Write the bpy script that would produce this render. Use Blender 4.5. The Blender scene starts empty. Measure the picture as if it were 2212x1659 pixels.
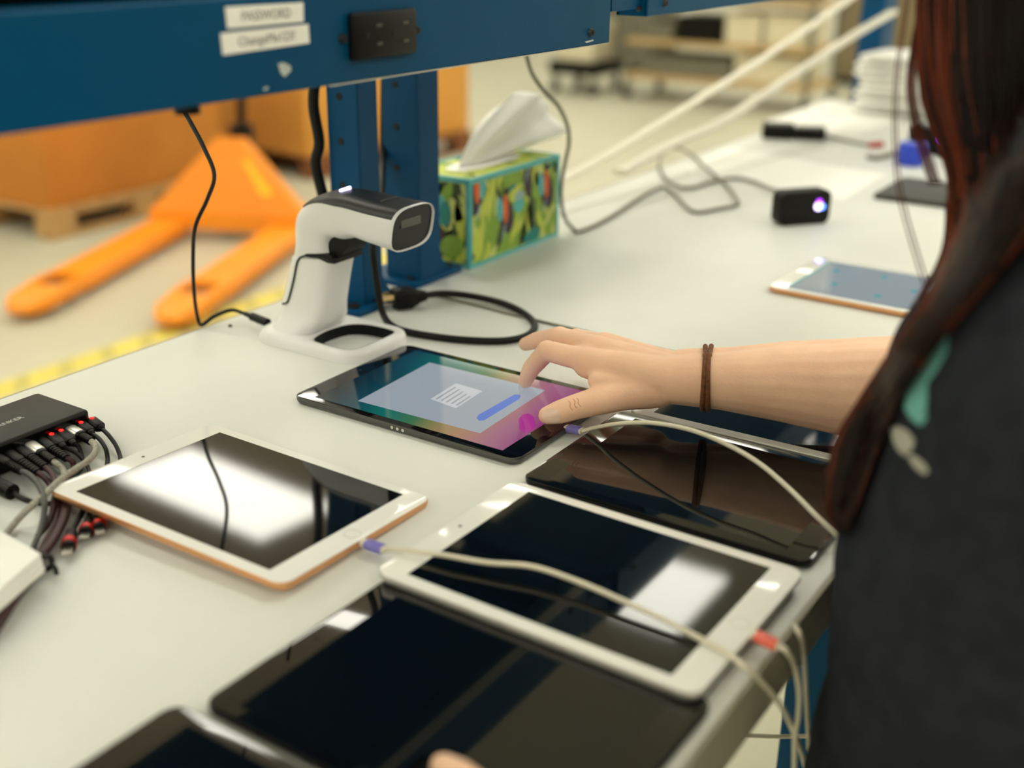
import bpy, bmesh, math, random
from mathutils import Vector, Matrix, Euler
from mathutils.bvhtree import BVHTree

# ------------------------------------------------------------------ camera, light, exposure
scene = bpy.context.scene
COL = scene.collection
ZT = 0.90                      # table top height above the floor
IW, IH, FPX = 2212.0, 1659.0, 2514.9
RT = Vector((0.5484, -0.8362, 0.0109))
DN = Vector((-0.3026, -0.2107, -0.9295))
FW = Vector((0.7795, 0.5064, -0.3687))
CAM = Vector((0.0, 0.0, ZT + 0.4211))

def _frame():
    fw = FW.normalized()
    rt = (RT - fw * RT.dot(fw)).normalized()
    return rt, fw.cross(rt), fw
RT, DN, FW = _frame()

cd = bpy.data.cameras.new('camera')
cam = bpy.data.objects.new('camera', cd)
COL.objects.link(cam)
cam.matrix_world = Matrix(((RT.x, -DN.x, -FW.x, CAM.x), (RT.y, -DN.y, -FW.y, CAM.y), (RT.z, -DN.z, -FW.z, CAM.z), (0, 0, 0, 1)))
cd.sensor_fit = 'HORIZONTAL'
cd.sensor_width = 36.0
cd.lens = FPX / IW * 36.0
cd.clip_start = 0.02
cd.dof.use_dof = True
cd.dof.focus_distance = 1.03
cd.dof.aperture_fstop = 2.8
scene.camera = cam

w = bpy.data.worlds.new('world'); scene.world = w
w.use_nodes = True
w.node_tree.nodes['Background'].inputs[0].default_value = (0.9, 0.89, 0.83, 1)
w.node_tree.nodes['Background'].inputs[1].default_value = 0.15
scene.view_settings.view_transform = 'Standard'
scene.view_settings.look = 'None'
scene.view_settings.gamma = 1.0
scene.view_settings.use_curve_mapping = False
scene.view_settings.exposure = 0.0
LIGHT_STRENGTH = 9.7

# ------------------------------------------------------------------ pixel helpers (z and y in table space: z = 0 on the table top)
def ray(x, y):
    return RT * ((x - IW / 2) / FPX) + DN * ((y - IH / 2) / FPX) + FW
def uz(x, y, z=0.0):
    d = ray(x, y); return CAM + d * ((ZT + z - CAM.z) / d.z)
def uy(x, y, Y):
    d = ray(x, y); return CAM + d * (Y / d.y)
def ux(x, y, X):
    d = ray(x, y); return CAM + d * (X / d.x)
def ud(x, y, dep):
    return CAM + ray(x, y) * dep
def T(x, y, z):
    return Vector((x, y, ZT + z))

# ------------------------------------------------------------------ materials
def s2l(c):
    return tuple((v / 255 / 12.92) if v / 255 <= 0.04045 else (((v / 255) + 0.055) / 1.055) ** 2.4 for v in c) + (1.0,)
MATS = {}
def mat(name, rgb, rough=0.5, metal=0.0, spec=0.5, noise=0.0, nscale=20.0, bump=0.0, bscale=200.0, emis=None, estr=0.0, coat=0.0, sss=0.0, sheen=0.0, stretch=None):
    if name in MATS: return MATS[name]
    m = bpy.data.materials.new(name); m.use_nodes = True
    nt = m.node_tree; b = nt.nodes['Principled BSDF']
    c = s2l(rgb)
    b.inputs['Base Color'].default_value = c
    b.inputs['Roughness'].default_value = rough
    b.inputs['Metallic'].default_value = metal
    b.inputs['Specular IOR Level'].default_value = spec
    b.inputs['Coat Weight'].default_value = coat
    b.inputs['Coat Roughness'].default_value = 0.03
    if sss: 
        b.inputs['Subsurface Weight'].default_value = sss
        b.inputs['Subsurface Radius'].default_value = (0.012, 0.005, 0.003)
        b.inputs['Subsurface Scale'].default_value = 0.6
    if sheen: b.inputs['Sheen Weight'].default_value = sheen
    tc = nt.nodes.new('ShaderNodeTexCoord')
    vec = tc.outputs['Object']
    if stretch:
        mp = nt.nodes.new('ShaderNodeMapping'); mp.inputs['Scale'].default_value = stretch
        nt.links.new(vec, mp.inputs['Vector']); vec = mp.outputs['Vector']
    if noise:
        n = nt.nodes.new('ShaderNodeTexNoise'); n.inputs['Scale'].default_value = nscale; n.inputs['Detail'].default_value = 5
        nt.links.new(vec, n.inputs['Vector'])
        r = nt.nodes.new('ShaderNodeValToRGB')
        r.color_ramp.elements[0].position = 0.3; r.color_ramp.elements[1].position = 0.7
        r.color_ramp.elements[0].color = tuple(v * (1 - noise) for v in c[:3]) + (1,)
        r.color_ramp.elements[1].color = tuple(min(1, v * (1 + noise)) for v in c[:3]) + (1,)
        nt.links.new(n.outputs['Fac'], r.inputs['Fac']); nt.links.new(r.outputs['Color'], b.inputs['Base Color'])
    if bump:
        n2 = nt.nodes.new('ShaderNodeTexNoise'); n2.inputs['Scale'].default_value = bscale; n2.inputs['Detail'].default_value = 3
        nt.links.new(vec, n2.inputs['Vector'])
        bp = nt.nodes.new('ShaderNodeBump'); bp.inputs['Strength'].default_value = bump; bp.inputs['Distance'].default_value = 0.002
        nt.links.new(n2.outputs['Fac'], bp.inputs['Height']); nt.links.new(bp.outputs['Normal'], b.inputs['Normal'])
    if emis:
        b.inputs['Emission Color'].default_value = s2l(emis); b.inputs['Emission Strength'].default_value = estr
    MATS[name] = m
    return m

M_TABLE = mat('table_laminate', (220, 222, 216), 0.45, spec=0.3, noise=0.03, nscale=6, bump=0.05, bscale=900)
M_EDGE = mat('table_edge', (150, 147, 128), 0.5, noise=0.04, nscale=30)
M_FLOOR = mat('floor_concrete', (188, 186, 164), 0.4, noise=0.06, nscale=1.5, bump=0.05, bscale=60)
M_WALL = mat('wall_paint', (226, 223, 208), 0.8, noise=0.03, nscale=2)
M_CEIL = mat('ceiling_tile', (230, 229, 220), 0.9, noise=0.05, nscale=40)
M_BLUE = mat('blue_enamel', (0, 72, 112), 0.42, spec=0.12, noise=0.05, nscale=8, bump=0.08, bscale=700)
M_BLUED = mat('blue_enamel_post', (6, 72, 114), 0.42, spec=0.14, noise=0.06, nscale=12, bump=0.08, bscale=700)
M_STEEL = mat('bare_steel', (170, 165, 155), 0.35, 0.9, noise=0.1, nscale=80)
M_BLACK = mat('black_plastic', (9, 9, 10), 0.45, spec=0.2, noise=0.15, nscale=60)
M_BLACKG = mat('black_gloss', (5, 5, 6), 0.15, spec=0.25, noise=0.1, nscale=30)
M_RUBBER = mat('black_rubber', (11, 11, 11), 0.5, spec=0.25, noise=0.2, nscale=90)
M_SCREW = mat('dark_screw', (60, 60, 60), 0.35, 0.8, noise=0.1, nscale=80)
M_HOLE = mat('dark_hole', (4, 6, 10), 0.7, noise=0.1, nscale=90)
M_WHITEP = mat('white_plastic', (232, 232, 232), 0.3, noise=0.015, nscale=30)
M_WCABLE = mat('white_cable', (222, 216, 196), 0.45, noise=0.05, nscale=60)
M_GCABLE = mat('grey_cable', (120, 118, 100), 0.5, noise=0.08, nscale=60)
M_PAPER = mat('white_paper', (247, 246, 240), 0.8, noise=0.015, nscale=20)
M_CARD = mat('cardboard', (196, 124, 42), 0.85, noise=0.08, nscale=4, bump=0.1, bscale=150)
M_CARDL = mat('cardboard_light', (216, 152, 66), 0.85, noise=0.07, nscale=4, bump=0.1, bscale=150)
M_WOOD = mat('pallet_wood', (186, 146, 92), 0.85, noise=0.18, nscale=8, stretch=(1, 8, 8))
M_WOODD = mat('pallet_wood_dark', (126, 78, 40), 0.85, noise=0.18, nscale=8, stretch=(1, 8, 8))
M_ORANGE = mat('orange_enamel', (248, 148, 22), 0.45, noise=0.05, nscale=6)
M_YELLOW = mat('yellow_vinyl', (214, 198, 92), 0.6, noise=0.06, nscale=10)
M_SKIN = mat('skin', (250, 204, 174), 0.45, spec=0.35, noise=0.06, nscale=35, bump=0.12, bscale=500, sss=0.25)
M_NAIL = mat('nail', (240, 205, 185), 0.12, spec=0.6, noise=0.03, nscale=100)
M_CREASE = mat('skin_crease', (204, 142, 112), 0.6, noise=0.1, nscale=100)
M_SHIRT = mat('shirt_cotton', (43, 46, 52), 0.95, spec=0.05, noise=0.2, nscale=70, bump=0.35, bscale=900)
M_JEANS = mat('denim', (34, 42, 64), 0.9, noise=0.25, nscale=120, bump=0.3, bscale=900)
M_HAIR = mat('auburn_hair', (20, 9, 6), 0.45, spec=0.15, noise=0.3, nscale=30)
M_HAIR_BACKLIT = mat('auburn_hair_backlit', (96, 40, 19), 0.45, spec=0.15, noise=0.3, nscale=30)  # lighter red, backlight painted into the hair colour
M_TIE = mat('brown_elastic', (112, 68, 34), 0.8, noise=0.35, nscale=300, bump=0.5, bscale=600)
M_SCROFF = mat('screen_off', (7, 9, 12), 0.045, spec=0.5, noise=0.02, nscale=3)
M_BEZB = mat('black_bezel', (6, 6, 7), 0.05, spec=0.5, noise=0.05, nscale=10)
M_BEZW = mat('white_bezel', (240, 240, 236), 0.07, spec=0.5, noise=0.01, nscale=10)
M_GOLD = mat('gold_aluminium', (226, 168, 118), 0.35, 0.75, noise=0.03, nscale=80)
M_SILVER = mat('silver_aluminium', (208, 206, 200), 0.3, 0.6, noise=0.03, nscale=80)
M_GREY = mat('space_grey_aluminium', (92, 92, 90), 0.35, 0.7, noise=0.05, nscale=80)
M_CASE_SHADE = mat('dark_grey_case_and_shade', (58, 57, 52), 0.6, noise=0.08, nscale=60)  # tablet casing grey, also the painted shade beneath the white tablet
M_PURPLE = mat('purple_tape', (122, 116, 196), 0.45, noise=0.12, nscale=150)
M_CORAL = mat('coral_tape', (242, 112, 92), 0.5, noise=0.15, nscale=150)
M_BRAID = mat('grey_braid', (172, 168, 154), 0.7, noise=0.35, nscale=500, bump=0.6, bscale=900)
M_MAROON = mat('maroon_cord', (52, 14, 20), 0.55, noise=0.3, nscale=200)
M_REDRING = mat('red_metal_ring', (186, 20, 16), 0.3, 0.5, noise=0.05, nscale=80)
M_REDLED = mat('red_led', (255, 20, 20), 0.4, emis=(255, 20, 16), estr=3.0, noise=0.02)
M_BLUELED = mat('blue_white_led', (220, 215, 255), 0.4, emis=(215, 205, 255), estr=4.0, noise=0.02)
M_PURLED = mat('purple_led', (180, 60, 255), 0.4, emis=(170, 50, 255), estr=3.0, noise=0.02)
M_PINK = mat('pink_led', (255, 120, 120), 0.4, emis=(255, 110, 115), estr=1.6, noise=0.02)
M_BRASS = mat('brass_prong', (226, 196, 140), 0.25, 0.9, noise=0.05, nscale=100)
M_INK = mat('grey_ink', (112, 112, 110), 0.8, noise=0.05, nscale=100)
M_LOGO = mat('pale_logo_ink', (200, 200, 196), 0.6, noise=0.03, nscale=100)
M_TEAL = mat('teal_print', (86, 180, 182), 0.55, noise=0.04, nscale=60)
M_TEALD = mat('dark_teal_print', (22, 130, 124), 0.55, noise=0.06, nscale=60)
M_LIME = mat('lime_print', (196, 208, 84), 0.55, noise=0.08, nscale=80)
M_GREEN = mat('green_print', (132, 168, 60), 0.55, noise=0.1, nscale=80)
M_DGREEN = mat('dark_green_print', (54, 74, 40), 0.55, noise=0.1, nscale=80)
M_PLUM = mat('plum_print', (52, 32, 48), 0.55, noise=0.08, nscale=80)
M_ORPRINT = mat('orange_print', (226, 104, 36), 0.55, noise=0.05, nscale=80)
M_PALEGR = mat('pale_green_print', (208, 214, 128), 0.55, noise=0.06, nscale=80)
M_PALEB = mat('pale_blue_print', (150, 178, 186), 0.55, noise=0.05, nscale=80)
M_TISSUE = mat('tissue_paper', (252, 251, 246), 0.9, spec=0.2, noise=0.01, nscale=40)
M_SHIRTTEAL = mat('shirt_teal_ink', (112, 176, 170), 0.9, spec=0.1, noise=0.06, nscale=80)
M_SHIRTGREY = mat('shirt_pale_ink', (176, 176, 164), 0.9, spec=0.1, noise=0.1, nscale=200)
M_BLUECAP = mat('blue_cap_plastic', (40, 72, 205), 0.4, noise=0.03, nscale=60)
M_LAMP = mat('lamp_diffuser', (255, 255, 255), 0.6, emis=(255, 252, 238), estr=LIGHT_STRENGTH, noise=0.01)
M_GREYB = mat('grey_box', (112, 110, 94), 0.8, noise=0.08, nscale=10)
M_BROWNB = mat('brown_cabinet', (128, 114, 84), 0.8, noise=0.08, nscale=6)
M_BEIGEB = mat('beige_box', (214, 206, 176), 0.8, noise=0.06, nscale=10)
M_TANSH = mat('tan_shelf', (190, 160, 108), 0.7, noise=0.12, nscale=10)
M_SHOE = mat('shoe_canvas', (40, 40, 44), 0.8, noise=0.1, nscale=50)
M_PAINTCHIP = mat('bare_chip', (190, 200, 196), 0.6, noise=0.1, nscale=100)

# ------------------------------------------------------------------ object helpers
def link(name, me, m, parent=None, smooth=True):
    o = bpy.data.objects.new(name, me); COL.objects.link(o)
    if m is not None:
        if isinstance(m, (list, tuple)):
            for k in m: me.materials.append(k)
        else: me.materials.append(m)
    if smooth:
        for p in me.polygons: p.use_smooth = True
    if parent is not None:
        o.parent = parent
        o.matrix_parent_inverse = parent.matrix_world.inverted() if parent.get('_abs') else Matrix.Identity(4)
    return o
def bm_obj(name, bm, m, parent=None, smooth=True, sharp=40):
    me = bpy.data.meshes.new(name)
    bmesh.ops.recalc_face_normals(bm, faces=bm.faces[:])
    bm.to_mesh(me); bm.free()
    o = link(name, me, m, parent, smooth)
    if smooth and sharp:
        me.set_sharp_from_angle(angle=math.radians(sharp))
    return o
def tag(o, label, cat, group=None, kind=None):
    o['label'] = label; o['category'] = cat
    if group: o['group'] = group
    if kind: o['kind'] = kind
    return o
def struct(o, label=None):
    o['kind'] = 'structure'
    if label: o['label'] = label
    return o
def thing(name, label, cat, loc=(0, 0, 0), rz=0.0, group=None):
    """Empty at the thing's base; children of a thing at loc are written in its local space."""
    o = bpy.data.objects.new(name, None); COL.objects.link(o)
    o.empty_display_size = 0.05
    o.location = loc; o.rotation_euler = (0, 0, rz)
    return tag(o, label, cat, group)
def wthing(name, label, cat, base, group=None):
    """Thing whose parts are written in world coordinates."""
    o = thing(name, label, cat, base, 0, group)
    o['_abs'] = 1
    o.matrix_world = Matrix.Translation(Vector(base))
    return o

def box_bm(x0, x1, y0, y1, z0, z1, bev=0.0, seg=2, bm=None):
    own = bmesh.new()
    bmesh.ops.create_cube(own, size=1.0)
    for v in own.verts:
        v.co = Vector((x0 + (v.co.x + .5) * (x1 - x0), y0 + (v.co.y + .5) * (y1 - y0), z0 + (v.co.z + .5) * (z1 - z0)))
    if bev: bmesh.ops.bevel(own, geom=own.edges[:], offset=bev, segments=seg, profile=0.5, affect='EDGES')
    if bm is None: return own
    me = bpy.data.meshes.new('tmp'); own.to_mesh(me); own.free(); bm.from_mesh(me); bpy.data.meshes.remove(me)
    return bm
def box(name, x0, x1, y0, y1, z0, z1, m, parent=None, bev=0.0, seg=2):
    return bm_obj(name, box_bm(x0, x1, y0, y1, z0, z1, bev, seg), m, parent, smooth=bool(bev))
def rrect(w_, h_, r, n=6, cx=0, cy=0):
    pts = []
    for qx, qy, a0 in ((1, 1, 0), (-1, 1, 90), (-1, -1, 180), (1, -1, 270)):
        for i in range(n + 1):
            a = math.radians(a0 + 90 * i / n)
            pts.append((cx + qx * (w_ / 2 - r) + r * math.cos(a), cy + qy * (h_ / 2 - r) + r * math.sin(a)))
    return pts
def ellipse(cx, cy, rx, ry, rot=0.0, n=20, sq=1.0):
    o = []
    for i in range(n):
        a = 2 * math.pi * i / n
        c, s = math.cos(a), math.sin(a)
        x, y = rx * math.copysign(abs(c) ** sq, c), ry * math.copysign(abs(s) ** sq, s)
        o.append((cx + x * math.cos(rot) - y * math.sin(rot), cy + x * math.sin(rot) + y * math.cos(rot)))
    return o
def rings_bm(rings, cap=True, bm=None, closed=True):
    """Loft a list of equal-length 3-D rings."""
    bm = bm or bmesh.new()
    vs = [[bm.verts.new(p) for p in r] for r in rings]
    n = len(rings[0])
    for a, b in zip(vs[:-1], vs[1:]):
        for i in range(n if closed else n - 1):
            j = (i + 1) % n
            bm.faces.new((a[i], a[j], b[j], b[i]))
    if cap:
        bm.faces.new(list(reversed(vs[0]))); bm.faces.new(vs[-1])
    return bm
def prism_bm(outline, z0, z1, bev=0.0, bm=None, bseg=3):
    """Extrude a 2-D outline in z with softened rims made of inset rings."""
    rings = []
    def off(d):
        n = len(outline); out = []
        for i in range(n):
            p0, p1, p2 = Vector(outline[i - 1]), Vector(outline[i]), Vector(outline[(i + 1) % n])
            e1, e2 = (p1 - p0), (p2 - p1)
            if e1.length < 1e-9: e1 = e2
            if e2.length < 1e-9: e2 = e1
            n1 = Vector((-e1.y, e1.x)).normalized(); n2 = Vector((-e2.y, e2.x)).normalized()
            nn = (n1 + n2); nn = nn.normalized() if nn.length > 1e-9 else n1
            out.append(p1 + nn * d)
        return out
    if bev:
        for k in range(bseg + 1):
            a = math.pi / 2 * k / bseg
            rings.append([(p.x, p.y, z0 + bev * (1 - math.sin(a))) for p in off(bev * (1 - math.cos(math.pi / 2 - a)) if False else bev * (1 - math.sin(a)))])
        rings = []
        for k in range(bseg + 1):
            a = math.pi / 2 * k / bseg
            rings.append([(p.x, p.y, z0 + bev * (1 - math.sin(a))) for p in off(bev * (1 - math.cos(a)))][:])
        rings.reverse()
        up = []
        for k in range(bseg + 1):
            a = math.pi / 2 * k / bseg
            up.append([(p.x, p.y, z1 - bev * (1 - math.sin(math.pi / 2 - a))) for p in off(bev * (1 - math.cos(math.pi / 2 - a)))])
        up = [[(p.x, p.y, z1 - bev * (1 - math.sin(t))) for p in off(bev * (1 - math.cos(t)))] for t in [math.pi / 2 * k / bseg for k in range(bseg + 1)]]
        lo = [[(p.x, p.y, z0 + bev * (1 - math.sin(t))) for p in off(bev * (1 - math.cos(t)))] for t in [math.pi / 2 * (bseg - k) / bseg for k in range(bseg + 1)]]
        rings = lo + up
    else:
        rings = [[(p[0], p[1], z0) for p in outline], [(p[0], p[1], z1) for p in outline]]
    return rings_bm(rings, True, bm)
def prism(name, outline, z0, z1, m, parent=None, bev=0.0, sharp=40):
    return bm_obj(name, prism_bm(outline, z0, z1, bev), m, parent, True, sharp)
def smooth_path(pts, sub=6):
    pts = [Vector(p) for p in pts]
    if len(pts) < 3: return pts
    out = []
    for i in range(len(pts) - 1):
        p0 = pts[i - 1] if i else pts[i] * 2 - pts[i + 1]
        p1, p2 = pts[i], pts[i + 1]
        p3 = pts[i + 2] if i + 2 < len(pts) else pts[i + 1] * 2 - pts[i]
        for k in range(sub):
            t = k / sub
            out.append(0.5 * ((2 * p1) + (p2 - p0) * t + (2 * p0 - 5 * p1 + 4 * p2 - p3) * t * t + (3 * p1 - p0 - 3 * p2 + p3) * t ** 3))
    out.append(pts[-1])
    return out
def tube_bm(pts, r, seg=10, bm=None, flat=1.0, roundcap=False):
    """Sweep a circle (radius r, number or list) along pts."""
    pts = [Vector(p) for p in pts]; n = len(pts)
    rad = r if isinstance(r, (list, tuple)) else [r] * n
    t0 = (pts[1] - pts[0]).normalized()
    ref = Vector((0, 0, 1)) if abs(t0.z) < 0.9 else Vector((1, 0, 0))
    u = t0.cross(ref).normalized(); rings = []
    for i in range(n):
        t = (pts[min(i + 1, n - 1)] - pts[max(i - 1, 0)])
        t = t.normalized() if t.length > 1e-9 else t0
        u = (u - t * u.dot(t)); u = u.normalized() if u.length > 1e-6 else t.orthogonal().normalized()
        v = t.cross(u)
        ring = lambda c, rr: [c + u * (rr * math.cos(2 * math.pi * k / seg)) + v * (rr * flat * math.sin(2 * math.pi * k / seg)) for k in range(seg)]
        if roundcap and i == 0:
            for a in (80, 60, 35, 15): rings.append(ring(pts[0] - t * rad[0] * math.sin(math.radians(a)), rad[0] * math.cos(math.radians(a))))
        rings.append(ring(pts[i], rad[i]))
        if roundcap and i == n - 1:
            for a in (15, 35, 60, 80): rings.append(ring(pts[i] + t * rad[i] * math.sin(math.radians(a)), rad[i] * math.cos(math.radians(a))))
    return rings_bm(rings, True, bm)
def tube(name, pts, r, m, parent=None, seg=10, sub=6, flat=1.0):
    sp = smooth_path(pts, sub) if sub else [Vector(p) for p in pts]
    return bm_obj(name, tube_bm(sp, r, seg, None, flat), m, parent, True, 50)
def cyl_bm(p0, p1, r0, r1=None, seg=20, bm=None):
    r1 = r0 if r1 is None else r1
    return tube_bm([p0, p1], [r0, r1], seg, bm)
def cyl(name, p0, p1, r, m, parent=None, seg=20, r1=None):
    return bm_obj(name, cyl_bm(Vector(p0), Vector(p1), r, r1, seg), m, parent, True, 40)
def capsule(bm, p0, p1, r0, r1, seg=16):
    tube_bm([Vector(p0), Vector(p0).lerp(Vector(p1), .5), Vector(p1)], [r0, (r0 + r1) / 2, r1], seg, bm, 1.0, True)
def blob(bm, c, rx, ry, rz_, rot=None):
    o = bmesh.new(); bmesh.ops.create_uvsphere(o, u_segments=20, v_segments=14, radius=1)
    M = Matrix.Translation(Vector(c)) @ (rot.to_matrix().to_4x4() if rot else Matrix.Identity(4)) @ Matrix.Diagonal((rx, ry, rz_, 1))
    bmesh.ops.transform(o, matrix=M, verts=o.verts[:])
    me = bpy.data.meshes.new('tmp'); o.to_mesh(me); o.free(); bm.from_mesh(me); bpy.data.meshes.remove(me)
def remesh(bm, voxel, smooth=4, disp=None):
    """Fuse overlapping closed shapes into one continuous surface."""
    bmesh.ops.recalc_face_normals(bm, faces=bm.faces[:])
    me = bpy.data.meshes.new('tmp'); bm.to_mesh(me); bm.free()
    o = bpy.data.objects.new('tmp', me); COL.objects.link(o)
    a = o.modifiers.new('r', 'REMESH'); a.mode = 'VOXEL'; a.voxel_size = voxel; a.adaptivity = 0.0
    if smooth:
        s = o.modifiers.new('s', 'SMOOTH'); s.factor = 0.5; s.iterations = smooth
    dg = bpy.context.evaluated_depsgraph_get(); dg.update()
    out = bpy.data.meshes.new_from_object(o.evaluated_get(dg))
    bpy.data.objects.remove(o); bpy.data.meshes.remove(me)
    return out
def text_mesh(txt, size, depth=0.0):
    cu = bpy.data.curves.new('t', 'FONT'); cu.body = txt; cu.size = size; cu.extrude = depth
    cu.align_x = 'CENTER'; cu.align_y = 'CENTER'; cu.resolution_u = 3
    o = bpy.data.objects.new('t', cu); COL.objects.link(o)
    dg = bpy.context.evaluated_depsgraph_get(); dg.update()
    me = bpy.data.meshes.new_from_object(o.evaluated_get(dg))
    bpy.data.objects.remove(o); bpy.data.curves.remove(cu)
    return me
def lettering(name, txt, size, origin, xdir, ydir, m, parent, width=None):
    me = text_mesh(txt, size, 0.00005)
    X, Y = Vector(xdir).normalized(), Vector(ydir).normalized(); Z = X.cross(Y)
    xs = [v.co.x for v in me.vertices]; sc = (width / (max(xs) - min(xs))) if width else 1.0
    for v in me.vertices: v.co = Vector(origin) + X * v.co.x * sc + Y * v.co.y + Z * v.co.z
    return link(name, me, m, parent, False)

# ------------------------------------------------------------------ setting: room, ceiling lights
RX0, RX1, RY0, RY1, RH = -6.5, 13.0, -7.0, 9.0, 3.5
struct(box('floor', RX0, RX1, RY0, RY1, -0.1, 0.0, M_FLOOR))
struct(box('ceiling', RX0, RX1, RY0, RY1, RH, RH + 0.1, M_CEIL))
struct(box('wall_back', RX1, RX1 + .1, RY0, RY1, 0, RH, M_WALL))
struct(box('wall_front', RX0 - .1, RX0, RY0, RY1, 0, RH, M_WALL))
struct(box('wall_left', RX0, RX1, RY1, RY1 + .1, 0, RH, M_WALL))
struct(box('wall_right', RX0, RX1, RY0 - .1, RY0, 0, RH, M_WALL))
lamp_frame = lamp_diff = None
k = 0
ordn = ['first', 'second', 'third', 'fourth', 'fifth', 'sixth', 'seventh', 'eighth']
for i in range(-4, 4):  # rows behind the camera are added to brighten the near bench
    for j in range(-5, 2):
        lx, ly = 4.42 + 2.44 * i, 4.64 + 2.24 * j
        if not (RX0 + .5 < lx < RX1 - .5 and RY0 + .8 < ly < RY1 - .8) or (i, j) == (-2, -2): continue   # one panel left out over the near bench end to balance brightness
        t = thing('ceiling_light', 'white recessed fluorescent ceiling panel, %s from the near wall in the %s row' % (ordn[i + 4], ordn[j + 5]), 'ceiling light', (lx, ly, RH), 0, 'ceiling panels in a grid')
        if lamp_diff is None:
            bmf = bmesh.new()
            for a in ((-.325, .325, -.63, -.61), (-.325, .325, .61, .63), (-.325, -.305, -.61, .61), (.305, .325, -.61, .61)): box_bm(*a, -.03, -.001, bm=bmf)
            lamp_frame = bm_obj('frame', bmf, M_WHITEP, t, False)
            lamp_diff = box('diffuser', -.304, .304, -.609, .609, -.022, -.002, M_LAMP, t)
        else:
            for s in (lamp_frame, lamp_diff):
                c = s.copy(); COL.objects.link(c); c.parent = t

# ------------------------------------------------------------------ workbench
TX0, TX1, TY0, TY1 = -0.75, 3.5, 0.195, 0.955
wb = wthing('workbench', 'long workbench with pale laminate top and blue steel legs', 'workbench', (1.4, .57, 0))
box('tabletop', TX0, TX1, TY0 + .003, TY1 - .003, ZT - .038, ZT, M_TABLE, wb, .0015)
box('edge_band', TX0, TX1, TY0, TY0 + .0029, ZT - .042, ZT - .0008, M_EDGE, wb)
box('edge_band', TX0, TX1, TY1 - .0029, TY1, ZT - .042, ZT - .0008, M_EDGE, wb)
box('rail', TX0 + .1, TX1 - .1, TY0 + .09, TY0 + .12, ZT - .09, ZT - .0385, M_BLUED, wb, .003)
box('rail', TX0 + .1, TX1 - .1, TY1 - .12, TY1 - .09, ZT - .09, ZT - .0385, M_BLUED, wb, .003)
for lx in (-.5, 1.05, 3.2):
    for ly in (TY0 + .07, TY1 - .12):
        lg = box('leg', lx - .03, lx + .03, ly, ly + .05, 0.02, ZT - .039, M_BLUED, wb, .004)
        box('foot_pad', lx - .04, lx + .04, ly - .01, ly + .06, 0.0, .02, M_BLACK, lg, .004).matrix_parent_inverse = lg.matrix_world.inverted()
    box('cross_rail', lx - .02, lx + .02, TY0 + .121, TY1 - .121, .2, .25, M_BLUED, wb, .003)
bm = bmesh.new()
rings_bm([[T(.80, .225, -.040), T(.93, .225, -.040), T(.90, .225, -.12), T(.86, .225, -.12)], [T(.80, .262, -.040), T(.93, .262, -.040), T(.90, .262, -.12), T(.86, .262, -.12)]], True, bm)
bm_obj('bracket', bm, M_BLACK, wb, False)

# ------------------------------------------------------------------ blue steel beams and uprights
BY0, BY1 = 0.555, 0.590
def beam(x0, x1, z0, z1, label, fy=BY0):
    t = wthing('steel_beam', label, 'steel beam', ((x0 + x1) / 2, fy, ZT + z0))
    bm = bmesh.new()
    th = .003
    box_bm(x0, x1, fy, fy + th, ZT + z0, ZT + z1, .001, 1, bm)
    box_bm(x0, x1, fy + th, BY1, ZT + z0, ZT + z0 + th, 0, 1, bm)
    box_bm(x0, x1, fy + th, BY1, ZT + z1 - th, ZT + z1, 0, 1, bm)
    box_bm(x0, x1, BY1 - th, BY1, ZT + z0, ZT + z1, 0, 1, bm)
    for xx in (x0, x1 - th): box_bm(xx, xx + th, fy + th, BY1 - th, ZT + z0 + th, ZT + z1 - th, 0, 1, bm)
    bm_obj('channel', bm, M_BLUE, t, False)
    return t
b1 = beam(0.08, 1.0185, .3149, .3760, 'blue steel power beam with outlet and two white labels above the bench')
box('silver_lip', .62, 1.017, BY0 - .0003, BY0 + .012, ZT + .3143, ZT + .3152, M_SILVER, b1)  # thin silver strip along the beam's lower lip
def screw(px_, py_, Y, r, parent):
    p = uy(px_, py_, Y)
    s = cyl('screw', p + Vector((0, .0005, 0)), p + Vector((0, -.0032, 0)), r, M_SCREW, parent, 14, r * .7)
    bm = bmesh.new()
    box_bm(p.x - r * .5, p.x + r * .5, p.y - .0036, p.y - .0030, p.z - r * .12, p.z + r * .12, bm=bm)
    box_bm(p.x - r * .12, p.x + r * .12, p.y - .0036, p.y - .0030, p.z - r * .5, p.z + r * .5, bm=bm)
    q = bm_obj('slot', bm, M_HOLE, s, False); q.matrix_parent_inverse = s.matrix_world.inverted()
screw(738, 83, BY0, .0038, b1); screw(897, 65, BY0, .0038, b1); screw(1275, 70, BY0, .0044, b1)
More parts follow.
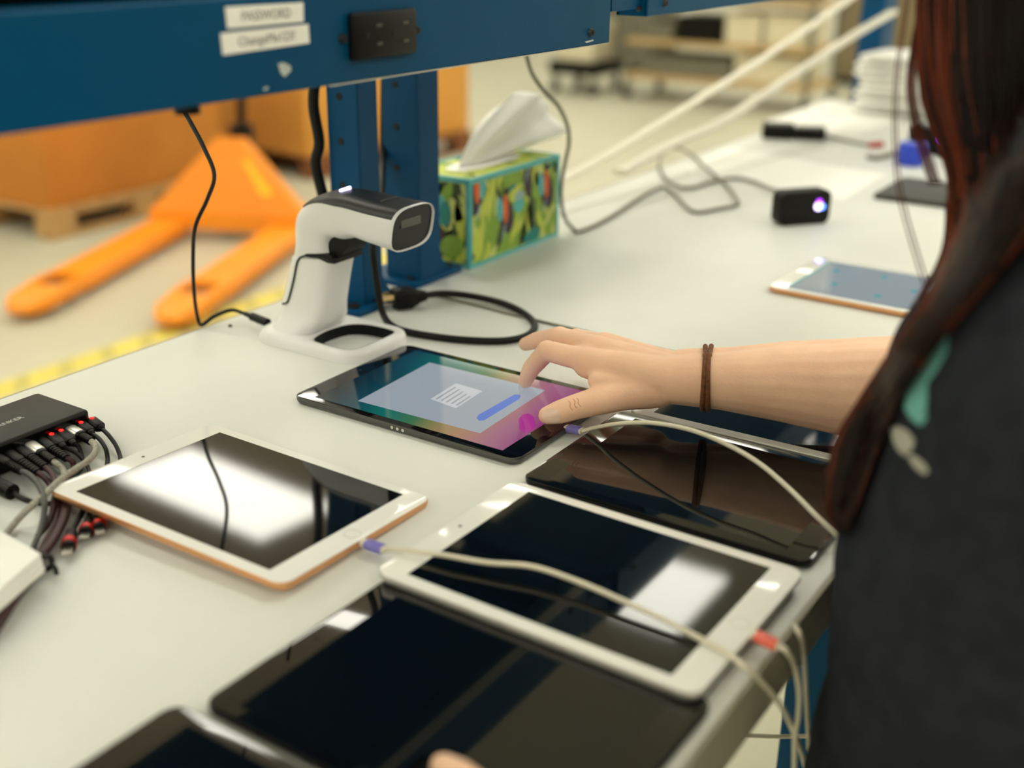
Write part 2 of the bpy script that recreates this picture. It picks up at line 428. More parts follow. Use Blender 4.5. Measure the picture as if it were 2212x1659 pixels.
# outlet
pa, pb = uy(752, 132, BY0), uy(888, 26, BY0)
ox0, ox1, oz0, oz1 = pa.x, pb.x, pa.z, pa.z + .0322
outl = bm_obj('outlet', box_bm(ox0, ox1, BY0 - .006, BY0 + .0005, oz0, oz1, .0025, 2), M_BLACK, b1)
oc = (oz0 + oz1) / 2
for sx in (.30, .72):
    cx = ox0 + (ox1 - ox0) * sx
    for dz in (-.006, .0066):
        o_ = box('socket_slot', cx + .003, cx + .009, BY0 - .0064, BY0 - .0058, oc + dz - .0010, oc + dz + .0010, M_GREY, outl); o_.matrix_parent_inverse = outl.matrix_world.inverted()
    o_ = cyl('ground_hole', (cx - .007, BY0 - .0064, oc), (cx - .007, BY0 - .0058, oc), .0023, M_HOLE, outl, 16); o_.matrix_parent_inverse = outl.matrix_world.inverted()
def label_tape(c, txt, parent, size, width):
    P = [uy(x, y, BY0) for x, y in c]     # tl, tr, br, bl
    bm = bmesh.new()
    rings_bm([[p + Vector((0, -.0002, 0)) for p in P], [p + Vector((0, -.0009, 0)) for p in P]], True, bm)
    o = bm_obj('label_tape', bm, M_PAPER, parent, False)
    xd = (P[1] - P[0] + P[2] - P[3]); yd = (P[0] - P[3] + P[1] - P[2])
    xd.normalize(); yd = yd - xd * yd.dot(xd)
    ce = sum(P, Vector()) / 4 + Vector((0, -.0011, 0))
    l = lettering('lettering', txt, size, ce, xd, yd, M_INK, o, width); l.matrix_parent_inverse = o.matrix_world.inverted()
label_tape([(485, 15), (653, 5), (654, 47), (490, 62)], 'PASSWORD', b1, .0082, .043)
label_tape([(475, 72), (664, 52), (667, 93), (480, 119)], 'ChangeMe123?', b1, .0082, .051)
def chip(pts, Y, parent, m=M_PAINTCHIP):
    P = [uy(x, y, Y) for x, y in pts]
    bm = bmesh.new(); rings_bm([[p + Vector((0, -.0001, 0)) for p in P], [p + Vector((0, -.0005, 0)) for p in P]], True, bm)
    bm_obj('paint_chip', bm, m, parent, False)
chip([(600, 138), (612, 135), (626, 142), (628, 152), (614, 166), (606, 158)], BY0, b1)
chip([(592, 186), (606, 172), (610, 174), (596, 190)], BY0, b1, M_BLUED)
chip([(567, 192), (576, 187), (580, 191), (571, 196)], BY0, b1)
chip([(1263, 90), (1280, 85), (1282, 88), (1266, 93)], BY0, b1)
# knob under the beam
kp = uz(432, 228, .3149)
cyl('cord_clip', Vector((kp.x, BY0 + .012, ZT + .316)), Vector((kp.x, BY0 + .012, ZT + .309)), .008, M_BLACK, b1)
# shelf deck carried by the beam, with support arms back to the upright
box('shelf_deck', .08, 1.0185, BY1 + .0005, .790, ZT + .345, ZT + .3755, M_BLUED, b1, .001, 1)
for ax_ in (.10, .985): box('support_arm', ax_, ax_ + .03, BY1 + .0005, .8445, ZT + .322, ZT + .3445, M_BLUED, b1, .001, 1)
eq = wthing('equipment_case', 'black equipment case on the shelf above the power beam', 'case', T(.42, .72, .376))
bm_obj('shell', box_bm(.16, .60, .58, .758, ZT + .3765, ZT + .50, .008, 2), M_BLACK, eq)
box('front_panel', .18, .58, .577, .5805, ZT + .39, ZT + .49, M_BLACKG, eq)
for hx in (.2, .55): box('latch', hx, hx + .02, .574, .5775, ZT + .43, ZT + .46, M_STEEL, eq)
b2 = beam(1.095, 2.9, .3345, .3955, 'blue steel beam farther along the bench, beyond the gap')
for q in ((1435, 6),): screw(*q, BY0, .0042, b2)
box('shelf_deck', 1.095, 2.9, BY1 + .0005, .790, ZT + .372, ZT + .3950, M_BLUED, b2, .001, 1)
for ax_ in (1.106, 2.4): box('support_arm', ax_, ax_ + .03, BY1 + .0005, .8515, ZT + .345, ZT + .3715, M_BLUED, b2, .001, 1)
box('splice_plate', 1.035, 1.0945, BY0 + .008, BY0 + .011, ZT + .342, ZT + .393, M_BLUED, b2)
screw(1378, 18, BY0 + .008, .003, b2)

def upright(x0, y0, y1, wx, foot, label, holes_y, zt, fillet=False, group=None):
    t = wthing('steel_upright', label, 'steel post', ((foot[0] + foot[1]) / 2, (foot[2] + foot[3]) / 2, ZT), group)
    fh = .007
    bm = bmesh.new(); th = .0025
    z0, z1 = ZT + fh, ZT + zt
    box_bm(x0, x0 + th, y0, y1, z0, z1, .0008, 1, bm)
    box_bm(x0 + th, x0 + wx, y0, y0 + th, z0, z1, 0, 1, bm)
    box_bm(x0 + th, x0 + wx, y1 - th, y1, z0, z1, 0, 1, bm)
    bm_obj('channel', bm, M_BLUED, t, False)
    prism('foot_plate', [(p[0] + (foot[0] + foot[1]) / 2, p[1] + (foot[2] + foot[3]) / 2) for p in rrect(foot[1] - foot[0], foot[3] - foot[2], .012)], ZT, ZT + fh, M_BLUED, t, .0012)
    hz = ZT + .045
    while hz < z1 - .02:
        cyl('bolt_hole', (x0 - .0006, holes_y, hz), (x0 + .0005, holes_y, hz), .0042, M_HOLE, t, 14)
        hz += .0492
    for fx, fy in ((foot[0] + .02, foot[2] + .017), (foot[1] - .02, foot[2] + .017)):
        cyl('foot_bolt', (fx, fy, ZT + fh), (fx, fy, ZT + fh + .003), .0075, M_HOLE, t, 6)
    bm = bmesh.new()   # curved gusset at the foot
    arc = [(x0 + wx - .002, y0 + .0035), ]
    prof = [(0, 0)] + [(.035 - .035 * math.sin(a), .06 - .06 * math.cos(a)) for a in [math.pi / 2 * i / 8 for i in range(9)]]
    A = [Vector((x0 + wx - .001 + p[0], y0 + .004, ZT + fh + p[1])) for p in prof]
    B = [Vector((q.x, q.y + .003, q.z)) for q in A]
    rings_bm([A, B], True, bm); bm_obj('gusset', bm, M_BLUED, t, False)
    return t
upright(.985, .845, .889, .034, (.952, 1.024, .833, .935), 'blue steel post behind the white barcode scanner', .870, 1.05)
upright(1.10, .852, .905, .042, (1.082, 1.192, .848, .935), 'blue steel post beside the patterned tissue box', .884, 1.05)
t = upright(3.06, .89, 1.0 - .05, .10, (3.03, 3.2, .87, .95), 'blue steel post at the far end of the bench', .92, 1.0)
# black cord bundles strapped to the uprights
def strand_thing(name, label, cat, pts, r, m, group=None, part='cord', seg=8, sub=6):
    t = wthing(name, label, cat, Vector(pts[-1]), group)
    tube(part, pts, r, m, t, seg, sub)
    return t
strand_thing('thick_cable', 'thick black cord sagging down the back of the nearer blue post', 'cord',
             [T(.978, .895, .34), T(.977, .896, .27), T(.976, .900, .23), T(.978, .896, .19), T(.976, .901, .165), T(.981, .895, .12), T(.985, .896, .09), T(.985, .9, .05), T(.99, .91, .014)], .0062, M_RUBBER)

# ------------------------------------------------------------------ tablets
def tablet(label, cen, rz, L, S, th, m_body, m_bez, m_scr, bez_end, bez_side, home=True, group='tablets on the bench', rx=0, ry=0, cover=None, cr=.011, dock=False):
    """cen = centre of the TOP face, in table space."""
    t = thing('tablet', label, 'tablet', (0, 0, 0), 0, group)
    zc = T(*cen)
    M = Matrix.Translation(zc) @ Euler((rx, ry, rz), 'XYZ').to_matrix().to_4x4() @ Matrix.Translation((0, 0, -th))
    t.matrix_world = M
    out = rrect(L, S, cr, 8)
    # body with rounded undercut
    rings = []
    for i in range(6):
        a = math.pi / 2 * i / 5; ins = .0042 * (1 - math.sin(a))
        rings.append([(p[0], p[1], .0046 * (1 - math.cos(a))) for p in rrect(L - 2 * ins, S - 2 * ins, cr - ins * .7, 8)])
    rings.append([(p[0], p[1], th - .0009) for p in out])
    rings.append([(p[0], p[1], th - .0003) for p in rrect(L - .0006, S - .0006, cr - .0003, 8)])
    bm_obj('body', rings_bm(rings), m_body, t, True, 30)
    prism('glass', rrect(L - .0012, S - .0012, cr - .0006, 8), th - .0012, th, m_bez, t, .0003)
    sc = box('screen', -L / 2 + bez_end, L / 2 - bez_end, -S / 2 + bez_side, S / 2 - bez_side, th - .0008, th + .00008, m_scr, t)
    if home:
        bm = bmesh.new()
        n = 28; hx = L / 2 - bez_end / 2
        rings_bm([[(hx + r_ * math.cos(2 * math.pi * i / n), r_ * math.sin(2 * math.pi * i / n), z_) for i in range(n)] for r_, z_ in ((.0066, th - .0002), (.0066, th + .0001), (.0060, th + .0001), (.0060, th - .0002))], False, bm)
        bm_obj('home_button', bm, M_SILVER if m_bez is M_BEZW else M_BLACKG, t)
    cyl('camera_dot', (-L / 2 + bez_end / 2, 0, th - .0003), (-L / 2 + bez_end / 2, 0, th + .0001), .0014, M_HOLE, t, 14)
    if cover:
        prism('gap_shade_fill', rrect(L - .006, S - .006, cr, 8), -cover, .0004, M_CASE_SHADE, t, .0015)  # added dark fill standing in for the shadow under a raised tablet
    if dock:
        for dx in (-.006, 0, .006):
            cyl('connector_dot', (dx, -S / 2 + .0006, .0046), (dx, -S / 2 - .0003, .0046), .0015, M_SILVER, t, 12)
    return t
HP = math.pi / 2
L97, S97, L10, S10 = .240, .1695, .2506, .1741
T1 = tablet('gold tablet with white face resting on the charger cables', (.5574, .6083, .0117), -1.553, L97, S97, .0075, M_GOLD, M_BEZW, M_SCROFF, .0215, .0105, rx=-.0417, ry=.0211)

# lit screen of the active tablet
def screen_material():
    m = bpy.data.materials.new('lit_wallpaper'); m.use_nodes = True; nt = m.node_tree; b = nt.nodes['Principled BSDF']
    b.inputs['Base Color'].default_value = (.004, .005, .006, 1); b.inputs['Roughness'].default_value = .05
    tc = nt.nodes.new('ShaderNodeTexCoord'); sp = nt.nodes.new('ShaderNodeSeparateXYZ'); nt.links.new(tc.outputs['Object'], sp.inputs[0])
    nz = nt.nodes.new('ShaderNodeTexNoise'); nz.inputs['Scale'].default_value = 9; nz.inputs['Detail'].default_value = 0; nt.links.new(tc.outputs['Object'], nz.inputs['Vector'])
    ma = nt.nodes.new('ShaderNodeMath'); ma.operation = 'MULTIPLY_ADD'; ma.inputs[1].default_value = 4.3; ma.inputs[2].default_value = .42; nt.links.new(sp.outputs['X'], ma.inputs[0])
    m3 = nt.nodes.new('ShaderNodeMath'); m3.operation = 'MULTIPLY_ADD'; m3.inputs[1].default_value = 0.8; nt.links.new(sp.outputs['Y'], m3.inputs[0]); nt.links.new(ma.outputs[0], m3.inputs[2])
    m2 = nt.nodes.new('ShaderNodeMath'); m2.operation = 'MULTIPLY_ADD'; m2.inputs[1].default_value = .16; nt.links.new(nz.outputs['Fac'], m2.inputs[0]); nt.links.new(m3.outputs[0], m2.inputs[2])
    r = nt.nodes.new('ShaderNodeValToRGB'); cr = r.color_ramp
    stops = [(0.0, (8, 22, 30)), (.18, (10, 70, 84)), (.36, (8, 116, 104)), (.50, (66, 118, 74)), (.60, (150, 138, 84)), (.70, (176, 130, 104)), (.82, (168, 104, 138)), (.93, (150, 60, 128)), (1.0, (140, 10, 116))]
    cr.elements[0].position, cr.elements[0].color = stops[0][0], s2l(stops[0][1])
    cr.elements[1].position, cr.elements[1].color = stops[-1][0], s2l(stops[-1][1])
    for p, c in stops[1:-1]: e = cr.elements.new(p); e.color = s2l(c)
    nt.links.new(m2.outputs[0], r.inputs['Fac']); nt.links.new(r.outputs['Color'], b.inputs['Emission Color']); b.inputs['Emission Strength'].default_value = .75
    return m
M_WALLP = screen_material()
M_DIALOG = mat('dialog_lit', (8, 9, 10), .06, emis=(170, 180, 190), estr=.72, noise=0)
M_TEXTBOX = mat('text_box_lit', (8, 9, 10), .06, emis=(205, 210, 214), estr=.8)
M_TEXTLN = mat('text_line_lit', (8, 9, 10), .06, emis=(168, 174, 182), estr=.72)
M_BUTTON = mat('button_lit', (8, 9, 10), .06, emis=(78, 116, 200), estr=.9)
M_BLOB = mat('magenta_petal_lit', (8, 9, 10), .06, emis=(168, 8, 140), estr=.85)
M_PALEUI = mat('pale_ui_lit', (8, 9, 10), .05, emis=(178, 188, 190), estr=.62)
M_UITEAL = mat('teal_ui_lit', (8, 9, 10), .05, emis=(40, 170, 170), estr=.8)
t2c = (uz(631.4, 856.4, .0075) + uz(1116.6, 988.7, .0075) + uz(1337, 856.5, .0075) + uz(871, 742, .0075)) / 4
T2 = tablet('dark grey tablet with a lit colourful screen under the hand', (t2c.x, t2c.y, .0075), -HP + .005, L10, S10, .0075, M_GREY, M_BEZB, M_WALLP, .0205, .0095, home=False, dock=True)
bpy.context.view_layer.update()
T2i = T2.matrix_world.inverted()
t2scr = [c for c in T2.children if c.name.startswith('screen')][0]
def on_t2(pts, h, name, m):
    P = [T2i @ uz(x, y, .0076) for x, y in pts]
    bm = bmesh.new()
    rings_bm([[(p.x, p.y, .0075) for p in P], [(p.x, p.y, .0075 + h) for p in P]], True, bm)
    return bm_obj(name, bm, m, t2scr, False)
on_t2([(773, 866), (928, 783), (1178, 843), (1037, 936)], .00016, 'dialog_panel', M_DIALOG)
on_t2([(930, 862), (985, 828), (1042, 845), (985, 882)], .00020, 'text_box', M_TEXTBOX)
for i in range(5):
    o0 = (940 + i * 11, 862 + i * 3.3)
    on_t2([(o0[0], o0[1]), (o0[0] + 42 - i * 3, o0[1] - 26 + i * 1.6), (o0[0] + 46 - i * 3, o0[1] - 25 + i * 1.6), (o0[0] + 4, o0[1] + 1.2)], .00024, 'text_line', M_TEXTLN)
on_t2([(1029, 903), (1034, 896), (1112, 852), (1122, 853), (1125, 857), (1120, 863), (1046, 908), (1035, 909)], .00020, 'button', M_BUTTON)
on_t2([(1120, 905), (1130, 895), (1142, 893), (1152, 900), (1157, 918), (1150, 928), (1132, 936), (1122, 926)], .00014, 'wallpaper_petal', M_BLOB)

T3 = tablet('white tablet lying under the cable with the purple tape', (.604, .3275, .0142), -HP - .014, L97, S97, .0075, M_SILVER, M_BEZW, M_SCROFF, .0215, .0105, cover=.0067, rx=0.0)  # cover here is the invented dark fill for the shadow beneath
p4 = uz(1128, 1032, .0078)
T4 = tablet('black tablet under the white cable, mirroring the forearm', (p4.x + S97 / 2, p4.y - L97 / 2 + .002, .0075), -HP, L97, S97, .0075, M_BLACKG, M_BEZB, M_SCROFF, .0205, .0105)
T5 = tablet('large black tablet nearest the front with a fingertip on it', (.4465, .3235, .0075), -HP - .012, L97, S97, .0075, M_BLACK, M_BEZB, M_SCROFF, .0205, .0105)
T6 = tablet('black tablet at the bottom left corner, edge cut off', (.2705, .3375, .0075), -HP - .01, L97, S97, .0075, M_GREY, M_BEZB, M_SCROFF, .0205, .0105)
T7 = tablet('silver-framed tablet beneath the forearm', (.882 + S97 / 2, .4475 - L97 / 2, .0075), -HP + .03, L97, S97, .0075, M_SILVER, M_BEZW, M_SCROFF, .0215, .0105)
p8 = uz(1660, 625, .0065)
T8 = tablet('gold-edged white tablet with a pale lit screen behind the arm', (p8.x + S97 / 2 + .004, p8.y - L97 / 2 + .003, .0075), -HP - .03, L97, S97, .0075, M_GOLD, M_BEZW, M_PALEUI, .0215, .0105)
t8s = [c for c in T8.children if c.name.startswith('screen')][0]
for i, (a, b_) in enumerate(((-.08, .03), (-.06, -.03), (-.02, .04), (.0, -.045), (.03, .0))):
    box('app_icon', a, a + .008, b_, b_ + .008, .0075, .00765, M_UITEAL, t8s)
box('status_bar', -.0985, -.0955, -.07, .07, .0075, .00765, M_UITEAL, t8s)
pd = (uz(1990, 405, .0) + uz(2040, 440, 0)) / 2
prism_o = wthing('tablet', 'dark grey tablet face down behind the loose hair strands', 'tablet', T(2.02, .42, 0), 'tablets on the bench')
prism('body', [(2.02 + a, .42 + b_) for a, b_ in rrect(.18, .25, .012)], ZT, ZT + .008, M_CASE_SHADE, prism_o, .002)
cyl('camera_lens', T(1.945, .52, .008), T(1.945, .52, .0088), .004, M_BLACKG, prism_o)

# ------------------------------------------------------------------ barcode scanner on its cradle
SX = .884
sc = wthing('barcode_scanner', 'white handheld barcode scanner standing in its white cradle', 'scanner', T(SX, .8, 0))
def yz_ring(c_y, c_z, hw, hh, tilt, n=28, sq=.62, top=None):
    """ring in the plane spanned by X and a direction in YZ given by tilt (angle of the ring's 'up' from +z towards -y)."""
    r = []
    for i in range(n):
        a = 2 * math.pi * i / n; c, s = math.cos(a), math.sin(a)
        x = hw * math.copysign(abs(c) ** sq, c); u = hh * math.copysign(abs(s) ** sq, s)
        r.append(Vector((SX + x, c_y - u * math.sin(tilt), ZT + c_z + u * math.cos(tilt))))
    return r
# handle + head shell: one loft that bends from the upright grip into the forward head
shell = [(.8275, .036, .020, .034, math.radians(-100)), (.822, .060, .0205, .0325, math.radians(-100)), (.814, .090, .021, .0315, math.radians(-100)),
         (.8115, .112, .0225, .0265, math.radians(-97)), (.803, .131, .0265, .0290, math.radians(-72)), (.780, .1425, .030, .026, math.radians(-35)), (.757, .146, .031, .0215, math.radians(-12)),
         (.730, .1440, .032, .0212, math.radians(0)), (.706, .1425, .033, .0222, math.radians(6)), (.696, .142, .033, .0225, math.radians(10))]
def shell_at(f):
    i = min(int(f), len(shell) - 2); u = f - i
    g = lambda k_: shell[min(max(k_, 0), len(shell) - 1)]
    return [.5 * (2 * b_ + (c_ - a_) * u + (2 * a_ - 5 * b_ + 4 * c_ - d_) * u * u + (3 * b_ - a_ - 3 * c_ + d_) * u ** 3) for a_, b_, c_, d_ in zip(g(i - 1), g(i), g(i + 1), g(i + 2))]
NSH = len(shell) - 1
bm = rings_bm([yz_ring(*shell_at(NSH * k_ / 54), n=44) for k_ in range(55)], True)
bm_obj('housing', bm, M_WHITEP, sc, True, 60)
# black top cover: follows the head
cov = []
for q_ in range(25):
    cy, cz, hw, hh, ti = shell_at(4.35 + (NSH - 4.35) * q_ / 24); w0 = 24 + 30 * max(0, 1 - q_ / 7) ** 1.5
    rr = []
    for sgn, off_ in ((1, .0009), (-1, -.0012)):
        for i in (range(17) if sgn > 0 else range(16, -1, -1)):
            a = math.radians(w0 + (180 - 2 * w0) * i / 16); c, s_ = math.cos(a), math.sin(a)
            x = (hw + off_) * math.copysign(abs(c) ** .62, c); u = (hh + off_) * abs(s_) ** .62
            rr.append(Vector((SX + x, cy - u * math.sin(ti), ZT + cz + u * math.cos(ti))))
    cov.append(rr)
tc_ = bm_obj('top_cover', rings_bm(cov, True), mat('scanner_black', (24, 24, 25), .38, spec=.3, noise=.1, nscale=60), sc, True, 60)
lp = [Vector((SX - .006 + dx, .776, ZT + .1689 + .0005)) for dx in (0, .0125)]
b_led = tube('indicator_light', [Vector((SX - .008, .7775, ZT + .1683)), Vector((SX + .007, .7775, ZT + .1690))], .0017, M_BLUELED, tc_, 8, 0); b_led.matrix_parent_inverse = tc_.matrix_world.inverted()
# logo bar on the cover
bm = bmesh.new()
for i in range(9):
    x0 = SX - .012 + i * .0028
    box_bm(x0, x0 + .0018, .7205, .7225, ZT + .1655, ZT + .1664, bm=bm)
lg_ = bm_obj('logo_print', bm, mat('scanner_logo', (84, 84, 84), .5, noise=.05), tc_, False); lg_.matrix_parent_inverse = tc_.matrix_world.inverted()
# white rim round the black window
n = 28
def rim_ring(y, z, hw, hh, ti): return yz_ring(y, z, hw, hh, ti, n, .62)
ti = math.radians(10)
bm = rings_bm([rim_ring(.7005, .1424, .0330, .0226, ti), rim_ring(.6925, .1416, .0335, .0232, ti), rim_ring(.6917, .1415, .0331, .0228, ti), rim_ring(.6925, .1416, .0324, .0221, ti), rim_ring(.7005, .1424, .0322, .0219, ti)], False)
bm_obj('window_rim', bm, M_WHITEP, sc, True, 60)
bm = rings_bm([rim_ring(.7035, .1426, .0322, .0220, ti), rim_ring(.6945, .1418, .0324, .0221, ti)], True)
wn = bm_obj('scan_window', bm, M_BLACKG, sc, True, 40)
bm = box_bm(SX - .018, SX + .014, .6925, .6945, ZT + .143, ZT + .152, .001, 1)
o_ = bm_obj('lens_strip', bm, M_GREY, wn); o_.matrix_parent_inverse = wn.matrix_world.inverted()
# trigger
bm = rings_bm([[Vector((SX + dx, y_, ZT + z_)) for y_, z_ in ((.790, .129), (.772, .128), (.764, .123), (.764, .114), (.770, .106), (.780, .100), (.794, .102), (.800, .115))] for dx in (-.0165, -.0145, 0, .0145, .0165)], True)
bm_obj('trigger', bm, M_BLACK, sc, True, 50)
# cradle: sleeve round the lower grip, base frame with an open window
slv = [(.800, .006, .046, .050, math.radians(-92)), (.812, .013, .036, .052, math.radians(-92)), (.822, .022, .028, .050, math.radians(-95)), (.8255, .034, .0232, .044, math.radians(-98)), (.820, .062, .0220, .0385, math.radians(-100)), (.8145, .084, .0222, .0370, math.radians(-100)), (.8125, .092, .0222, .0365, math.radians(-100))]
slv = [(.846, .004, .044, .022, math.radians(-90)), (.838, .014, .038, .030, math.radians(-92)), (.832, .026, .029, .036, math.radians(-95)), (.8285, .040, .0235, .0368, math.radians(-98)), (.8215, .064, .0225, .0360, math.radians(-100)), (.8155, .084, .0226, .0348, math.radians(-100)), (.8115, .0955, .0226, .0335, math.radians(-97))]
bm_obj('cradle', rings_bm([yz_ring(*s, n=32) for s in slv], True), M_WHITEP, sc, True, 60)
# dark seam where the grip enters the cradle
seam = []
for y_, z_ in ((.779, .0965), (.790, .0995), (.806, .0985), (.818, .0975), (.8275, .0905), (.8345, .070), (.842, .050), (.8465, .042), (.853, .0395)):
    seam.append(Vector((SX - .0229, y_, ZT + z_)))
tube('seam', seam, .0011, M_HOLE, sc, 6, 5)
bm = rings_bm([[Vector((SX + dx, y_, ZT + z_)) for y_, z_ in ((.7765, .096), (.785, .0955), (.800, .0985), (.816, .0985), (.816, .1000), (.800, .1025), (.788, .1045), (.780, .1035))] for dx in (-.0232, -.022, .022, .0232)], True)
bm_obj('throat', bm, M_BLACK, sc)
# base frame
outer = rrect(.100, .150, .026, 8, SX + .002, .798 + .008)
hole = [(SX - .034, .800), (SX - .038, .783), (SX - .038, .758), (SX - .030, .7455), (SX, .7435), (SX + .030, .7455), (SX + .037, .755), (SX + .036, .785), (SX + .024, .803), (SX, .808), (SX - .02, .806)]
def base_mesh():
    n_ = 64
    def samp(poly, c):
        out = []
        for i in range(n_):
            a = 2 * math.pi * i / n_; d = Vector((math.cos(a), math.sin(a))); best = None
            for k_ in range(len(poly)):
                p, q = Vector(poly[k_]), Vector(poly[(k_ + 1) % len(poly)])
                e = q - p; den = d.x * e.y - d.y * e.x
                if abs(den) < 1e-9: continue
                w_ = p - Vector(c); tt = (w_.x * e.y - w_.y * e.x) / den; s_ = (w_.x * d.y - w_.y * d.x) / den
                if tt > 0 and -1e-6 <= s_ <= 1 + 1e-6 and (best is None or tt > best): best = tt
            out.append(Vector(c) + d * best)
        return out
    c = (SX, .776)
    o_, h_ = samp(outer, c), samp(smooth2(hole), c)
    def lv(poly, z, sh=1.0): return [Vector((c[0] + (p.x - c[0]) * sh, c[1] + (p.y - c[1]) * sh, ZT + z)) for p in poly]
    rings = [lv(h_, .0, .99), lv(h_, .011, 1.0), lv(h_, .0135, 1.05), lv(o_, .0135, .90), lv(o_, .0125, .955), lv(o_, .008, .99), lv(o_, .003, 1.0), lv(o_, .0, .995)]
    bm = rings_bm(rings + [rings[0]], False)
    return bm
def smooth2(poly):
    P = [Vector((p[0], p[1], 0)) for p in poly]
    sp = smooth_path(P[-2:] + P + P[:3], 4)
    return [(v.x, v.y) for v in sp[8:8 + 4 * len(poly)]]
bm_obj('base_frame', base_mesh(), M_WHITEP, sc, True, 55)
bm = rings_bm([[Vector((p[0], p[1], ZT + z_)) for p in rrect(.096, .146, .024, 8, SX + .002, .806)] for z_ in (0.0, .0012)], False)
bm_obj('base_pad', bm, M_BLACK, sc)
hb = smooth2(hole)
bm = rings_bm([[Vector((SX + (p[0] - SX) * s_, .776 + (p[1] - .776) * s_, ZT + z_)) for p in hb] for s_, z_ in ((.985, .0005), (.99, .0128))], False)
bm_obj('window_lining', bm, M_BLACK, sc)
# scanner cord up to the beam
co = wthing('scanner_cord', 'thin black cord hanging from the beam down to the scanner cradle', 'cord', T(.84, .955, 0))
hang = [uz(395, 232, .270), uy(398, 240, .80), uy(412, 265, .81), uy(440, 318, .835), uy(463, 378, .86), uy(448, 430, .88), uy(422, 490, .90), uy(417, 560, .92), uy(420, 640, .94), uz(428, 690, .008), uz(437, 702, .0035), uz(462, 684, .010), uz(500, 670, .014), uz(530, 678, .012)]
hang[0] = uy(383, 205, .80)
tube('cord', hang, .0021, M_RUBBER, co, 8, 7)
pA, pB = uz(530, 678, .012), uz(578, 697, .012)
cyl('strain_relief', pA, pA.lerp(pB, .4), .0028, M_BLACK, co, 10)
cyl('plug', pA.lerp(pB, .3), pB, .0048, M_BLACK, co, 12)
strand_thing('cable_clip', 'tiny dark cord end on the bench near the scanner cord', 'clip', [uz(494, 704, .0015), uz(501, 703, .0015)], .0013, M_BLACK, None, 'clip', 6, 0)

# ------------------------------------------------------------------ power plug with looped black cord
pl = wthing('power_plug_cord', 'black power plug with a looped black cord behind the scanner', 'cord', uz(880, 655))
loop = [(916, 638, .013), (960, 634, .010), (1020, 640, .007), (1085, 655, .005), (1132, 677, .004), (1155, 702, .004), (1140, 724, .004), (1090, 736, .004), (1010, 735, .004), (930, 726, .004), (870, 714, .004), (842, 700, .006), (826, 675, .018), (817, 635, .045), (811, 585, .08), (807, 530, .115)]
pts = [uz(*q) for q in loop[:-4]] + [uy(826, 675, .80), uy(818, 635, .806), uy(811, 585, .812), uy(806, 530, .818), uy(817, 470, .832), uy(825, 410, .858), uy(827, 340, .900), uy(828, 250, .913), uy(829, 150, .914), uy(829, 40, .914)]
tube('cord', pts, .0040, M_RUBBER, pl, 10, 7)
q0, q1, q2 = uz(848, 646, .013), uz(884, 641, .013), uz(919, 638, .013)
dx = (q1 - q0).normalized()
bm = bmesh.new()
rg = []
for s_, hw, hh in ((0, .0105, .0105), (.1, .0125, .0125), (.5, .0125, .0125), (.62, .010, .010), (.75, .0085, .0085), (.8, .0065, .0065), (.85, .0072, .0072), (.9, .006, .006), (1.0, .0058, .0058)):
    c = q0.lerp(q2, s_); side = dx.cross(Vector((0, 0, 1)))
    rg.append([c + side * (hw * (1 if abs(math.cos(a)) < 1e-6 else 1) * math.copysign(abs(math.cos(a)) ** .5, math.cos(a))) + Vector((0, 0, hh * math.copysign(abs(math.sin(a)) ** .5, math.sin(a)))) for a in [2 * math.pi * i / 20 for i in range(20)]])
bm_obj('plug', rings_bm(rg), M_BLACK, pl, True, 50)
side = dx.cross(Vector((0, 0, 1)))
for s_, z_, m_ in ((.0063, .004, M_BRASS), (-.0063, .004, M_BRASS)):
    a = q0 + side * s_ + Vector((0, 0, z_)); e = a - dx * .016
    bm = bmesh.new(); rings_bm([[p + side * u * .0008 + Vector((0, 0, v * .003)) for u, v in ((-1, -1), (1, -1), (1, 1), (-1, 1))] for p in (a, e)], True, bm)
    bm_obj('prong', bm, m_, pl, False)
cyl('ground_pin', q0 + Vector((0, 0, -.006)), q0 + Vector((0, 0, -.006)) - dx * .018, .0023, M_STEEL, pl, 10)
strand_thing('thin_cord', 'thin grey cord lying straight across the bench behind the hand', 'cord', [uz(905, 630, .002), uz(1000, 652, .0018), uz(1160, 692, .0018), uz(1300, 724, .0018), uz(1440, 757, .0018), uz(1560, 780, .0018)], .0016, M_GCABLE)

# ------------------------------------------------------------------ tissue box
TBX0, TBX1, TBY0, TBY1, TBH = 1.198, 1.418, .846, .952, .116
tb = wthing('tissue_box', 'tissue box printed with tropical birds and leaves on teal edges', 'tissue box', T((TBX0 + TBX1) / 2, (TBY0 + TBY1) / 2, 0))
bm = box_bm(TBX0, TBX1, TBY0, TBY1, ZT, ZT + TBH, .0012, 2)
bm_obj('carton', bm, M_LIME, tb)
prints = {}
rnd = random.Random(5)
def add_poly(face, poly, m, lay):
    bm = bmesh.new()
    o = .00025 + lay * .00016
    L = {'f': TBX1 - TBX0, 's': TBY1 - TBY0, 't': TBX1 - TBX0}[face]; Hh = TBY1 - TBY0 if face == 't' else TBH
    A, B = [], []
    for u, v in poly:
        u = min(max(u, .006), L - .006); v = min(max(v, .006), Hh - .006)
        if face == 'f': f = lambda d: Vector((TBX0 + u, TBY0 - d, ZT + v))
        elif face == 's': f = lambda d: Vector((TBX0 - d, TBY1 - u, ZT + v))
        else: f = lambda d: Vector((TBX0 + u, TBY0 + v, ZT + TBH + d))
        A.append(f(o - .0001)); B.append(f(o))
    va = [bm.verts.new(p) for p in B]; bm.faces.new(va)
    bm_obj('printed_shape', bm, m, tb, False)
